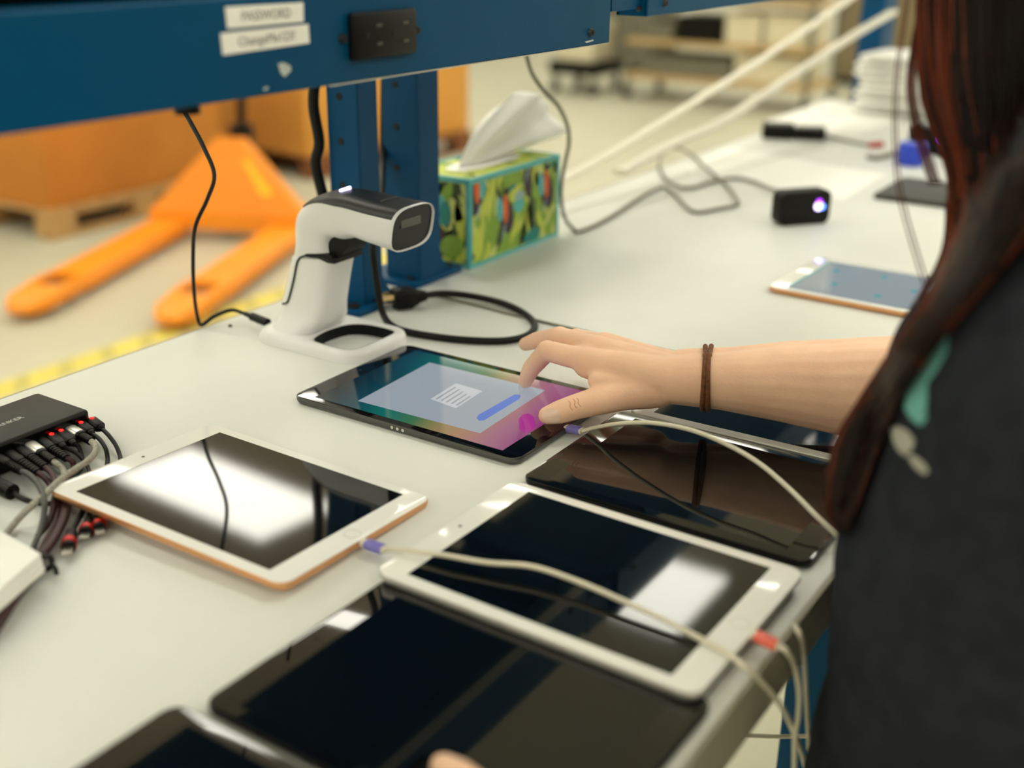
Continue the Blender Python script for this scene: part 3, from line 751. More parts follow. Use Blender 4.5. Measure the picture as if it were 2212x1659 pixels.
def leaf(cx, cy, l, w_, rot, n=10):
    pts = []
    for i in range(n + 1):
        s_ = i / n; pts.append((s_ * l - l / 2, w_ * math.sin(math.pi * s_) ** .8))
    for i in range(n - 1, 0, -1):
        s_ = i / n; pts.append((s_ * l - l / 2, -w_ * math.sin(math.pi * s_) ** .8))
    c, s = math.cos(rot), math.sin(rot)
    return [(cx + x * c - y * s, cy + x * s + y * c) for x, y in pts]
def bird(face, cx, cy, s_, flip=1):
    add_poly(face, ellipse(cx + .002 * flip, cy - .006 * s_, .017 * s_, .027 * s_, 0.35 * flip), M_PLUM, 3)
    add_poly(face, ellipse(cx - .013 * flip * s_, cy + .004 * s_, .0075 * s_, .017 * s_, 0.1 * flip), M_TEAL, 4)
    add_poly(face, ellipse(cx, cy + .004 * s_, .0062 * s_, .021 * s_, .05), M_ORPRINT, 5)
    add_poly(face, ellipse(cx + .001, cy + .026 * s_, .007 * s_, .005 * s_), M_PLUM, 6)
    add_poly(face, leaf(cx + .014 * flip * s_, cy + .028 * s_, .03 * s_, .003, .2), M_TEALD, 4)
    add_poly(face, leaf(cx - .004 * flip, cy - .028 * s_, .026 * s_, .002, 1.25), M_PALEB, 6)
for face, L, Hh, nl in (('f', TBX1 - TBX0, TBH, 60), ('s', TBY1 - TBY0, TBH, 30), ('t', TBX1 - TBX0, TBY1 - TBY0, 26)):
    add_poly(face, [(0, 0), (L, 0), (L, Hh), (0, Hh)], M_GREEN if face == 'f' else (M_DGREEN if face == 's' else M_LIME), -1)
    for i in range(nl):
        m_ = (M_LIME, M_PALEGR, M_GREEN, M_DGREEN, M_LIME, M_LIME, M_PALEGR)[i % 7]
        add_poly(face, leaf(rnd.uniform(0, L), rnd.uniform(0, Hh), rnd.uniform(.035, .07), rnd.uniform(.004, .010), rnd.uniform(.5, 2.2)), m_, i % 3)
for cx, cy, fl in ((.082, .062, 1), (.185, .078, 1), (.015, .10, -1)): bird('f', cx, cy, 1.0, fl)
add_poly('f', ellipse(.137, .095, .011, .026, .15), M_PLUM, 3); add_poly('f', leaf(.136, .105, .03, .002, 1.2), M_PALEB, 4)
add_poly('f', ellipse(.115, .064, .013, .010), M_TEAL, 3); add_poly('f', ellipse(.116, .077, .012, .006), M_PALEB, 4)
add_poly('f', ellipse(.15, .012, .022, .012, .2), M_TEALD, 3); add_poly('f', ellipse(.017, .03, .012, .022, .1), M_LIME, 3)
bird('s', .045, .068, 1.15, -1); add_poly('s', ellipse(.04, .03, .03, .03), M_PLUM, 3); add_poly('s', ellipse(.078, .026, .020, .015, .4), M_GREEN, 4); add_poly('s', ellipse(.068, .068, .009, .017), M_TEALD, 5)
def strip(a, b_, w_=.0055):
    return
E_ = .0009
for x0, x1, y0, y1, z0, z1 in ((TBX0 - E_, TBX1 + E_, TBY0 - E_, TBY0 + .005, TBH - .005, TBH + E_), (TBX0 - E_, TBX1 + E_, TBY1 - .005, TBY1 + E_, TBH - .005, TBH + E_),
                               (TBX0 - E_, TBX0 + .005, TBY0 + .005, TBY1 - .005, TBH - .005, TBH + E_), (TBX1 - .005, TBX1 + E_, TBY0 + .005, TBY1 - .005, TBH - .005, TBH + E_),
                               (TBX0 - E_, TBX0 + .005, TBY0 - E_, TBY0 + .005, 0, TBH - .005), (TBX1 - .005, TBX1 + E_, TBY0 - E_, TBY0 + .005, 0, TBH - .005), (TBX0 - E_, TBX0 + .005, TBY1 - .005, TBY1 + E_, 0, TBH - .005),
                               (TBX0 + .005, TBX1 - .005, TBY0 - E_, TBY0 + .004, 0, .005), (TBX0 - E_, TBX0 + .004, TBY0 + .005, TBY1 - .005, 0, .005)):
    box('edge_trim', x0, x1, y0, y1, ZT + z0, ZT + z1, M_TEAL, tb)
tbc = ((TBX0 + TBX1) / 2, (TBY0 + TBY1) / 2)
bm = bmesh.new(); rings_bm([[Vector((p[0], p[1], ZT + TBH + z_)) for p in ellipse(tbc[0], tbc[1], .078, .024, 0, 32, .8)] for z_ in (.0008, .0018)], True, bm)
bm_obj('opening_film', bm, M_TISSUE, tb)
# the tissue: a fan of folds rising from the slot
base_l, base_r = uy(988, 362, .897), uy(1012, 362, .897)
zb = ZT + TBH + .002
base_l.z = base_r.z = zb
top = [uy(x, y, .897) for x, y in ((1050, 268), (1082, 228), (1110, 200), (1135, 200), (1150, 212), (1168, 216), (1178, 240), (1190, 268), (1197, 292), (1165, 305), (1120, 330))]
top = smooth_path(top, 4)
bm = bmesh.new(); NV = 14; grid = []
for i, tp in enumerate(top):
    s_ = i / (len(top) - 1); colv = []
    b0 = base_l.lerp(base_r, s_)
    for j in range(NV + 1):
        t_ = j / NV
        p = b0.lerp(tp, t_)
        p.y += (.009 * math.sin(s_ * 15) + .005 * math.sin(s_ * 31 + 1)) * t_ ** .8 - .012 * math.sin(math.pi * s_) * t_
        p.z += .010 * math.sin(math.pi * t_) * (1 - s_) - .004 * math.sin(math.pi * t_) * s_
        p.z = max(p.z, zb)
        colv.append(bm.verts.new(p))
    grid.append(colv)
for a, b_ in zip(grid[:-1], grid[1:]):
    for j in range(NV): bm.faces.new((a[j], a[j + 1], b_[j + 1], b_[j]))
ts = bm_obj('tissue', bm, M_TISSUE, tb, True, 0)
sm = ts.modifiers.new('thickness', 'SOLIDIFY'); sm.thickness = .0006

# ------------------------------------------------------------------ charger and its cables
CX0, CX1, CY0, CY1, CH = .404, .574, .806, .876, .028
ch = wthing('usb_charger', 'black multi-port charging hub with a row of plugged cables', 'charger', T((CX0 + CX1) / 2, (CY0 + CY1) / 2, 0))
cb = bm_obj('case', box_bm(CX0, CX1, CY0, CY1, ZT + .0008, ZT + CH, .003, 3), mat('charger_black', (30, 30, 28), .5, spec=.25, noise=.06, nscale=60, bump=.1, bscale=800), ch)
l = lettering('lettering', 'ANKER', .0075, T(.5195, .8375, CH + .0002), (1, 0, 0), (0, 1, 0), M_LOGO, cb, .024); l.matrix_parent_inverse = cb.matrix_world.inverted()
box('port_panel', CX0 + .004, CX1 - .004, CY0 - .0006, CY0 + .001, ZT + .003, ZT + CH - .003, M_BLACKG, ch)
for i in range(4):
    fx, fy = (CX0 + .01, CX1 - .01)[i % 2], (CY0 + .01, CY1 - .01)[i // 2]
    cyl('rubber_foot', (fx, fy, ZT), (fx, fy, ZT + .001), .004, M_RUBBER, ch)
def c6(x, y): return (x / 2.765, 800 + y / 2.765)
def c6z(x, y, z): return uz(*c6(x, y), z)
ordinals = ['rightmost', 'second', 'third', 'fourth', 'fifth', 'sixth', 'seventh', 'eighth', 'ninth', 'tenth', 'eleventh']
def usb_cable(label, a, b_, style, path, cordm, r, zs=.017, z1=.014, gp='cables plugged into the charging hub'):
    """a, b_: crop coordinates of plug start and end; path: (x, y, z) crop coordinates."""
    A = c6z(a[0], a[1], zs); B = c6z(b_[0], b_[1], z1)
    A.y = CY0 - .0002 if A.y > CY0 - .02 else A.y
    t = wthing('charging_cable', label, 'cable', c6z(*path[-1]), gp)
    d = (B - A); n_ = d.normalized(); side = n_.cross(Vector((0, 0, 1))).normalized(); up = side.cross(n_)
    def pr(s0, s1, hw, hh, m, name, taper=1.0):
        rg = []
        for s_, k_ in ((s0, .9), (s0 + .06, 1), (s1 - .06, taper), (s1, taper * .9)):
            c = A + d * s_
            rg.append([c + side * p[0] * k_ + up * p[1] * k_ for p in rrect(hw * 2, hh * 2, hh * .8, 4)])
        return bm_obj(name, rings_bm(rg), m, t, True, 50)
    if style == 'led':
        pr(0, .8, .0058, .0042, M_BLACK, 'plug', .9); pr(.78, 1.0, .0036, .0034, M_BLACK, 'strain_relief', .7)
        p = A + d * .10 + up * .0036
        blo = bmesh.new(); blob(blo, p, .0022, .0022, .0014); bm_obj('indicator_light', blo, M_REDLED, t)
    elif style == 'metal':
        pr(0, .45, .0056, .0040, M_SILVER, 'plug', .95)
        pr(.44, .56, .0048, .0042, M_BLACK, 'collar')
        for k_ in range(6): pr(.56 + k_ * .073, .56 + k_ * .073 + .06, .0036, .0034, M_BLACK, 'strain_rib', .97)
    else:
        pr(0, .42, .0045, .0040, M_BLACK, 'plug', .95)
        for k_ in range(7): pr(.40 + k_ * .085, .40 + k_ * .085 + .072, .0040 - k_ * .0001, .0038 - k_ * .0001, M_BLACK, 'strain_rib', .95)
    pts = [A + d * .94] + [c6z(*q) for q in path]
    tube('cord', pts, r, cordm, t, 8, 6)
    return t
Z = .0035
usb_cable('black cable with a red-lit plug in the rightmost hub port', (500, 290), (615, 352), 'led', [(650, 390, .012), (690, 445, .008), (715, 505, .004), (722, 545, Z), (726, 575, Z)], M_RUBBER, .0019)
usb_cable('black cable with a red-lit plug second from the right hub end', (443, 318), (555, 382), 'led', [(595, 412, .013), (630, 465, .010), (643, 525, .005), (640, 565, Z), (632, 600, Z)], M_RUBBER, .0019)
usb_cable('grey braided cable with a silver plug curling over the other cables', (385, 342), (548, 424), 'metal', [(570, 450, .014), (568, 490, .014), (525, 540, .014), (450, 590, .016), (360, 655, .0175), (280, 730, .018), (200, 800, .017), (130, 865, .010), (75, 930, .0045), (20, 1000, .004), (-50, 1090, .004)], M_BRAID, .0026)
usb_cable('black cable with a red-lit plug just left of the first silver plug', (335, 368), (445, 442), 'led', [(468, 455, .011), (488, 505, .006), (495, 560, Z), (470, 610, Z), (430, 650, Z)], M_RUBBER, .0018)
usb_cable('black cable with a red-lit plug, leftmost of the lit plugs', (272, 388), (385, 462), 'led', [(420, 475, .012), (470, 505, .009), (515, 560, .005), (532, 600, Z), (535, 640, Z)], M_RUBBER, .0018)
usb_cable('maroon cable with a ribbed black plug left of the lit plugs', (218, 412), (402, 528), 'rib', [(428, 540, .012), (440, 570, .008), (430, 605, .006), (405, 650, .006), (370, 700, .0055)], M_MAROON, .0024)
usb_cable('grey braided cable with a silver plug nearer the front', (158, 440), (322, 545), 'metal', [(350, 566, .012), (378, 595, .009), (380, 640, .0085), (350, 700, .0085), (335, 740, .0085)], M_BRAID, .0026)
usb_cable('maroon cable with a ribbed black plug left of the second silver plug', (103, 468), (272, 580), 'rib', [(300, 605, .013), (325, 650, .013), (335, 710, .012), (325, 770, .010), (310, 850, .007), (275, 930, .005), (225, 990, .0045)], M_MAROON, .0024)
usb_cable('maroon cable with a ribbed black plug second from the left frame edge', (38, 493), (232, 612), 'rib', [(265, 640, .012), (305, 690, .008), (345, 760, .0075), (350, 830, .006), (325, 920, .006), (270, 1020, .006), (228, 1100, .006)], M_MAROON, .0024)
usb_cable('dark grey cable with a fat ribbed plug at the left frame edge', (-40, 515), (135, 605), 'rib', [(175, 625, .016), (225, 675, .018), (255, 735, .019), (266, 800, .017), (260, 880, .012), (240, 960, .008), (215, 1020, .006), (190, 1090, .0035)], mat('dark_grey_cable', (70, 70, 68), .5, noise=.1, nscale=80), .0024)
# loose black plug below the hub with its own cord
t = wthing('charging_cable', 'black cable with a thick plug lying below the hub at left', 'cable', c6z(40, 700, 0), 'cables plugged into the charging hub')
tube('plug', [c6z(-60, 660, .007), c6z(0, 690, .007), c6z(75, 728, .006)], .0065, M_BLACK, t, 10, 3)
tube('cord', [c6z(75, 728, .006), c6z(130, 765, .005), c6z(200, 787, .0035), c6z(280, 797, .0035), c6z(340, 782, .0035), c6z(400, 750, .0035)], .0021, M_RUBBER, t, 8)
# tied bundle of maroon cords
t = wthing('cable_bundle', 'maroon cable bundle zip-tied beside the white block', 'cable', c6z(230, 1150, 0))
random.seed(3)
for i in range(5):
    ox, oy = (i - 2) * 7, (i % 2) * 8
    zz = .003 + (i % 2) * .0045
    tube('cord', [c6z(395 + ox * .3, 740 + oy, .0035), c6z(390 + ox, 830 + oy, zz), c6z(360 + ox, 920 + oy, zz), c6z(300 + ox, 1030 + oy, zz), c6z(248 + ox * .5, 1105, zz), c6z(228 + ox * .3, 1160, zz), c6z(175 + ox, 1245 + oy, zz), c6z(95 + ox * 1.3, 1340 + oy, zz), c6z(10 + ox * 1.6, 1465 + oy, zz), c6z(-60 + ox * 1.6, 1580 + oy, zz)], .0026, M_MAROON, t, 8)
zt_c = c6z(232, 1150, .006)
dv = (c6z(248, 1105, 0) - c6z(215, 1190, 0)).normalized(); sv = dv.cross(Vector((0, 0, 1)))
bm = bmesh.new(); NN = 24
rg = [[zt_c + dv * s_ + sv * (r_ * 1.25 * math.cos(2 * math.pi * k_ / NN)) + Vector((0, 0, r_ * .85 * math.sin(2 * math.pi * k_ / NN))) for k_ in range(NN)] for s_, r_ in ((-.003, .0068), (-.003, .0082), (.003, .0082), (.003, .0068), (-.003, .0068))]
bm_obj('zip_tie', rings_bm(rg, False), M_BLACK, t)
tube('tie_tail', [zt_c + sv * -.008, zt_c + sv * -.014 + dv * .004, zt_c + sv * -.02 - Vector((0, 0, .002))], .0016, M_BLACK, t, 6)
tube('tie_tail', [zt_c + sv * .008, zt_c + sv * .012 - dv * .008, zt_c + sv * .014 - dv * .014 - Vector((0, 0, .002))], .0016, M_BLACK, t, 6)
# red-ringed connectors
for i, (pth, ring, tip, lab) in enumerate((([(505, 825), (455, 915), (428, 965)], (405, 1040), (398, 1105), 'black cable end with a red ring, nearest the front'),
                                           ([(540, 830), (534, 880), (530, 905)], (515, 950), (503, 1005), 'black cable end with a red ring, middle of three beside the gold tablet'),
                                           ([(600, 850), (592, 870), (588, 885)], (585, 925), (598, 975), 'black cable end with a red ring, half under the gold tablet'))):
    t = wthing('cable_end', lab, 'cable', c6z(*ring, 0), 'red-ringed cable ends')
    zc = .0055
    P = [c6z(x, y, zc) for x, y in pth]; R0 = c6z(*ring, zc); TP = c6z(*tip, zc)
    st = P[-1] ; d = (TP - st)
    tube('cord', P + [st + d * .05], .0022, M_RUBBER, t, 8, 5)
    cyl('sleeve', st, st + d * .42, .0040, M_BLACK, t, 12, .0050)
    cyl('red_ring', st + d * .42, st + d * .60, .0055, M_REDRING, t, 16)
    cyl('collar', st + d * .60, st + d * .70, .0050, M_BLACK, t, 16)
    u_ = d.normalized(); s2_ = u_.cross(Vector((0, 0, 1)))
    bm = bmesh.new(); rings_bm([[p + s2_ * a * .0033 + Vector((0, 0, b_ * .0009)) for a, b_ in ((-1, -1), (1, -1), (1, 1), (-1, 1))] for p in (st + d * .70, TP)], True, bm)
    bm_obj('connector_tip', bm, M_STEEL, t, False)
# white block at the left edge
wbk = wthing('paper_block', 'white stack of folded paper cut off by the left edge', 'paper stack', T(.36, .63, 0))
c_, u1, u2 = c6z(225, 1200, 0), None, None
cA = uz(90, 1200, .023); cA.z = ZT
dA = (uz(0, 1128, .025) - uz(95, 1182, .025)).normalized(); dB = (uz(0, 1272, .025) - uz(95, 1190, .025)).normalized(); dA.z = dB.z = 0
for i in range(3):
    z0 = ZT + .0115 + i * .0042; j = .0012 * ((i * 7) % 3 - 1)
    q = [cA + dA * j, cA + dA * (.20 + j), cA + dA * (.20 + j) + dB * .14, cA + dB * .14 + dA * j]
    bm = bmesh.new(); rings_bm([[Vector((p.x, p.y, z0 + z_)) for p in q] for z_ in (0.0, .004)], True, bm)
    bm_obj('sheet', bm, M_PAPER, wbk, False)

# ------------------------------------------------------------------ white tablet cables
def lightning(parent, a, b_, tape, z0, z1, name='connector'):
    A, B = uz(a[0], a[1], z0), uz(b_[0], b_[1], z1); d = B - A; n_ = d.normalized(); side = n_.cross(Vector((0, 0, 1))).normalized(); up = side.cross(n_)
    def pr(s0, s1, hw, hh, m, nm):
        rg = [[A + d * s_ + side * p[0] * k_ + up * p[1] * k_ for p in rrect(hw * 2, hh * 2, hh * .85, 4)] for s_, k_ in ((s0, .88), (s0 + .05, 1), (s1 - .05, 1), (s1, .88))]
        return bm_obj(nm, rings_bm(rg), m, parent, True, 50)
    pr(-.12, .03, .0030, .0009, M_STEEL, 'connector_tip')
    pr(0, 1.0, .0040, .0026, M_WCABLE, name); pr(.16, .92, .0046, .0032, tape, 'tape_wrap')
    return B
t = wthing('white_cable', 'white cable with purple tape plugged into the gold tablet', 'cable', uz(830, 1190))
B = lightning(t, (783, 1172), (832, 1188), M_PURPLE, .008, .008)
pth = [B, uz(858, 1187, .0165), uz(945, 1197, .0205), uz(1050, 1215, .0215), uz(1150, 1224, .0235), uz(1250, 1257, .0225), uz(1350, 1300, .0215), uz(1450, 1347, .0195), uz(1520, 1384, .0173), uz(1575, 1415, .0165), uz(1615, 1446, .0135), uy(1650, 1478, .1925), uy(1690, 1530, .190), uy(1718, 1590, .1895), uy(1738, 1650, .1895), uy(1748, 1720, .1895), uy(1750, 1850, .1895)]
tube('cord', pth, .0019, M_WCABLE, t, 10, 7)
t = wthing('white_cable', 'white cable with purple tape arching from the lit tablet over the black one', 'cable', uz(1230, 930))
B = lightning(t, (1222, 924), (1258, 931), M_PURPLE, .006, .008)
pth = [B, uz(1285, 924, .014), uz(1340, 915, .026), uz(1410, 914, .036), uz(1490, 928, .042), uz(1570, 960, .042), uz(1640, 1001, .038), uz(1705, 1056, .032), uz(1760, 1111, .024), uz(1803, 1152, .014), uz(1822, 1172, .006), uy(1830, 1205, .1915), uy(1832, 1260, .1910), uy(1832, 1400, .1910)]
tube('cord', pth, .0019, M_WCABLE, t, 10, 7)
t = wthing('white_cable', 'white cable with coral tape plugged into the white tablet', 'cable', uz(1640, 1380))
B = lightning(t, (1622, 1369), (1684, 1396), M_CORAL, .012, .010)
pth = [B, uz(1700, 1408, .0075), uy(1716, 1438, .1885), uy(1726, 1490, .186), uy(1725, 1540, .186), uy(1718, 1590, .186), uy(1716, 1660, .186), uy(1712, 1800, .186)]
tube('cord', pth, .0019, M_WCABLE, t, 10, 7)
t = wthing('white_cable', 'plain white cable hanging straight down in front of the bench edge', 'cable', uy(1745, 1600, .172))
tube('cord', [uz(1715, 1350, .003), uz(1728, 1372, .003), uy(1734, 1400, .1925), uy(1739, 1450, .1905), uy(1743, 1520, .190), uy(1747, 1600, .190), uy(1750, 1700, .190), uy(1755, 1850, .190)], .0017, M_WCABLE, t, 10, 7)
strand_thing('white_cable', 'white cable slung sideways below the bench front', 'cable', [uy(1600, 1588, .26), uy(1680, 1591, .24), uy(1740, 1590, .22), uy(1785, 1588, .205), uy(1772, 1620, .200), uy(1752, 1665, .197), uy(1745, 1750, .197)], .0018, M_WCABLE)

# ------------------------------------------------------------------ small things farther along the bench
t = wthing('grey_cable', 'grey cable looping from the beam to the small black sensor', 'cable', uz(1255, 500))
p = uz(1140, 118, .268); 
def c3(x, y, z): return uz(1200 + x / 2.186, y / 2.186, z)
g0 = [uy(1128, 85, .80), uy(1138, 122, .81), uy(1150, 160, .82), uy(1178, 200, .82), uy(1205, 228, .82), uy(1225, 270, .82), uy(1229, 310, .82), uy(1221, 350, .825), uy(1213, 395, .83), uy(1213, 435, .83), uy(1220, 470, .825)]
g1 = [c3(80, 1078, .0045), c3(120, 1090, .0037), c3(250, 1030, .0037), c3(380, 945, .0037), c3(470, 895, .0037), c3(520, 887, .0037), c3(570, 925, .0037), c3(620, 980, .0037), c3(670, 1002, .0037), c3(770, 985, .0037), c3(855, 965, .0037), c3(850, 935, .0037), c3(800, 868, .0045), c3(740, 820, .0065), c3(690, 775, .0065), c3(640, 728, .0045), c3(575, 697, .0037), c3(515, 718, .0037), c3(490, 775, .0037), c3(515, 840, .0037), c3(580, 880, .0037), c3(655, 885, .0037), c3(740, 858, .0037), c3(850, 840, .0037), c3(940, 858, .0037), c3(1010, 888, .006), c3(1060, 905, .010)]
tube('cord', g0 + g1, .0028, M_GCABLE, t, 8, 6)
# small black sensor, standing
d0, d1 = uz(1662, 481, 0), uz(1768, 473, 0)
ang = math.atan2(d1.y - d0.y, d1.x - d0.x); wd = (d1 - d0).length
t = thing('sensor_box', 'small black rounded device with blue and pink lights on the bench', 'device', ((d0.x + d1.x) / 2, (d0.y + d1.y) / 2, ZT), ang)
bb = prism_bm(rrect(wd, .052, .012, 6), 0, .030, .003)
bmesh.ops.transform(bb, matrix=Matrix.Translation((0, 0, .026)) @ Matrix.Rotation(HP, 4, 'X'), verts=bb.verts[:])
bm_obj('case', bb, M_BLACK, t)
for lx, lz, r_, m_ in ((.020, .028, .0062, M_BLUELED), (.027, .027, .0045, mat('blue_led', (90, 140, 255), .4, emis=(80, 140, 255), estr=4, noise=.02)), (.021, .034, .0048, M_PURLED)):
    cyl('indicator_light', (lx, -.0302 - .0000, lz), (lx, -.0310, lz), r_, m_, t, 16)
def sheet(label, pts, z=.0004, m=M_PAPER, th=.0006, name='paper_sheet', cat='paper'):
    P = [uz(x, y, z) for x, y in pts]
    bm = bmesh.new(); n_ = 6
    for zz in (0, th):
        pass
    rings_bm([[Vector((p.x, p.y, p.z - z + .00005)) for p in P], [Vector((p.x, p.y, ZT + .00005 + th)) for p in P]], True, bm)
    return tag(bm_obj(name, bm, m, None, False), label, cat)
sheet('white paper sheet lying behind the small black sensor', [(1478, 367), (1572, 318), (1912, 377), (1822, 432)])
sheet('white paper sheet at the foot of the far blue post', [(1655, 262), (1795, 213), (1945, 258), (1850, 292)])
t = wthing('power_adapter', 'black power adapter with a cord on the bench', 'adapter', uz(1690, 298))
a0, a1 = uz(1645, 300, 0), uz(1715, 303, 0)
ang = math.atan2(a1.y - a0.y, a1.x - a0.x); L_ = (a1 - a0).length
bm = box_bm(0, L_, 0, .05, 0, .030, .004, 2); bmesh.ops.transform(bm, matrix=Matrix.Translation(a0) @ Matrix.Rotation(ang, 4, 'Z'), verts=bm.verts[:]); bm_obj('case', bm, M_BLACK, t)
a2 = uz(1755, 296, 0)
bm = box_bm(0, (a2 - a1).length, .005, .045, 0, .026, .006, 2); bmesh.ops.transform(bm, matrix=Matrix.Translation(a1) @ Matrix.Rotation(ang, 4, 'Z'), verts=bm.verts[:]); bm_obj('plug', bm, M_BLACKG, t)
tube('cord', [uz(1750, 287, .012), uz(1780, 292, .006), uz(1820, 302, .004), uz(1860, 310, .004), uz(1885, 314, .004)], .003, M_GCABLE, t, 8)
cyl('red_tip', uz(1880, 314, .005), uz(1905, 311, .005), .006, M_REDRING, t)
t = strand_thing('cable_end', 'pale cable end lying near the blue cap', 'cable', [uz(1875, 338, .004), uz(1890, 341, .004), uz(1915, 336, .004), uz(1945, 330, .004)], .005, M_GCABLE)
t = wthing('bottle_cap', 'round bright blue cap on the bench behind the hair', 'cap', uz(1966, 358))
cc = uz(1966, 356, 0)
bm = prism_bm(ellipse(cc.x, cc.y, .026, .026, 0, 28), ZT, ZT + .042, .004); bm_obj('cap', bm, M_BLUECAP, t)
for k_ in range(18):
    a = 2 * math.pi * k_ / 18; box('grip_rib', cc.x + .0255 * math.cos(a) - .001, cc.x + .0255 * math.cos(a) + .001, cc.y + .0255 * math.sin(a) - .001, cc.y + .0255 * math.sin(a) + .001, ZT + .004, ZT + .036, M_BLUECAP, t)
t = wthing('dock_device', 'black dock with a purple light behind the hair', 'device', uz(2000, 345))
dc = uz(2000, 335, 0)
box('case', dc.x, dc.x + .05, dc.y - .055, dc.y + .04, ZT, ZT + .055, M_BLACK, t, .006)
cyl('indicator_light', (dc.x - .001, dc.y - .028, ZT + .036), (dc.x + .002, dc.y - .028, ZT + .036), .007, M_PURLED, t)
# stack of white cloths
sk = uz(1905, 245, 0)
for i in range(8):
    rnd2 = random.Random(i)
    j = rnd2.uniform(-.012, .012)
    bm = bmesh.new(); n1, n2 = 10, 10
    W_, D_ = .22 + rnd2.uniform(-.015, .015), .22 + rnd2.uniform(-.015, .015)
    pts = rrect(W_, D_, .025, 4)
    rings_bm([[Vector((sk.x + .08 + j + p[0] * s_, sk.y - .04 + j + p[1] * s_, ZT + i * .017 + z_ + .002 * math.sin(p[0] * 60 + i))) for p in pts] for s_, z_ in ((.96, .0022), (1.0, .006), (1.0, .012), (.96, .0152))], True, bm)
    tag(bm_obj('folded_cloth', bm, M_PAPER, None, True, 50), ('folded white cloth, bottom of the stack by the far post', 'folded white cloth, second from the bottom of the stack', 'folded white cloth, third from the bottom of the stack', 'folded white cloth, fourth from the bottom of the stack', 'folded white cloth, fourth from the top of the stack', 'folded white cloth, third from the top of the stack', 'folded white cloth, second from the top of the stack', 'folded white cloth, top of the stack by the far post')[i], 'cloth', 'stack of white cloths')
# pale straps slanting from high up down to the back edge of the bench
def strap(label, pts, w0):
    t = wthing('strap', label, 'strap', Vector(pts[-1]))
    tube('webbing', pts, w0, M_WCABLE, t, 10, 5, flat=.35)
SA = [uy(1860, -20, .93), uy(1700, 92, .93), uy(1500, 220, .93), uy(1330, 325, .93), uy(1215, 388, .93), uy(1150, 422, .93)]
strap('pale strap slanting up from the bench back edge, left of two', SA, .011)
SB = [uy(1930, 25, .87), uy(1830, 85, .87), uy(1700, 172, .87), uy(1560, 262, .87), uy(1450, 312, .87), uy(1340, 372, .87)]
strap('pale strap slanting up past the far blue post, right of two', SB, .014)

# ------------------------------------------------------------------ floor behind the bench: pallet jack, boxes, tape
bm = bmesh.new()
tp = wthing('floor_tape', 'yellow floor marking tape running along the aisle', 'floor tape', (3, 3.03, 0))
box('strip', RX0 + .2, 3.75, 2.985, 3.10, .0002, .0012, M_YELLOW, tp)
M_TAPEMARK = mat('tape_scuff', (188, 176, 96), .7, noise=.1, nscale=20)
for i in range(19):
    x0 = .6 + i * .16
    bm = bmesh.new(); rings_bm([[Vector((x0 + a, 2.99 + b_, z_)) for a, b_ in ((0, 0), (.055, 0), (.13, .105), (.075, .105))] for z_ in (.0011, .0016)], True, bm)
    bm_obj('stripe', bm, M_TAPEMARK, tp, False)
tp2 = tag(box('floor_tape', 1.40, 1.62, .30, .48, .0002, .0012, M_YELLOW), 'short yellow floor tape under the bench', 'floor tape')

def pallet(label, x0, x1, y0, y1, rz, m, n_top=7, h=.13):
    cx, cy = (x0 + x1) / 2, (y0 + y1) / 2; lx, ly = (x1 - x0) / 2, (y1 - y0) / 2
    t = thing('pallet', label, 'pallet', (cx, cy, 0), rz)
    for s_ in (-1, 0, 1):
        for q in (-1, 0, 1): box('block', q * (lx - .07) - .07, q * (lx - .07) + .07, s_ * (ly - .05) - .05, s_ * (ly - .05) + .05, .018, h - .036, m, t, .002, 1)
        box('bottom_board', -lx, lx, s_ * (ly - .05) - .05, s_ * (ly - .05) + .05, 0, .018, m, t, .002, 1)
        box('stringer_board', -lx, lx, s_ * (ly - .05) - .05, s_ * (ly - .05) + .05, h - .036, h - .018, m, t, .002, 1)
    wv = 2 * lx / n_top
    for i in range(n_top): box('deck_board', -lx + i * wv + .01, -lx + (i + 1) * wv - .01, -ly, ly, h - .018, h, m, t, .002, 1)
    return t
def carton(label, cx, cy, sx, sy, z0, h, rz, m, group='cardboard cartons on pallets'):
    t = thing('cardboard_box', label, 'box', (cx, cy, z0), rz, group)
    bm = box_bm(-sx / 2, sx / 2, -sy / 2, sy / 2, 0, h, .006, 2)
    bm_obj('carton', bm, m, t)
    box('tape_strip', -.035, .035, -sy / 2 - .001, sy / 2 + .001, h - .25, h + .0008, M_TANSH, t)
    for s_ in (-1, 1): box('flap', -sx / 2 + .004, sx / 2 - .004, s_ * .004 if s_ > 0 else -sy / 2 + .004, sy / 2 - .004 if s_ > 0 else -.004, h, h + .004, m, t)
    return t
r1 = math.radians(3)
pallet('light wooden pallet under the left carton', 3.03, 4.15, 4.42, 5.45, r1, M_WOOD)
carton('large brown cardboard box on a pallet, left behind the orange jack', 3.60, 4.94, 1.08, .98, .131, .95, r1, M_CARD)
r2 = math.radians(-8)
pallet('dark wooden pallet under the carton behind the posts', 4.75, 6.03, 4.26, 5.38, r2, M_WOODD, h=.12)
carton('large orange-brown cardboard box on a pallet behind the blue posts', 5.39, 4.82, 1.28, 1.06, .121, .95, r2, M_CARDL)

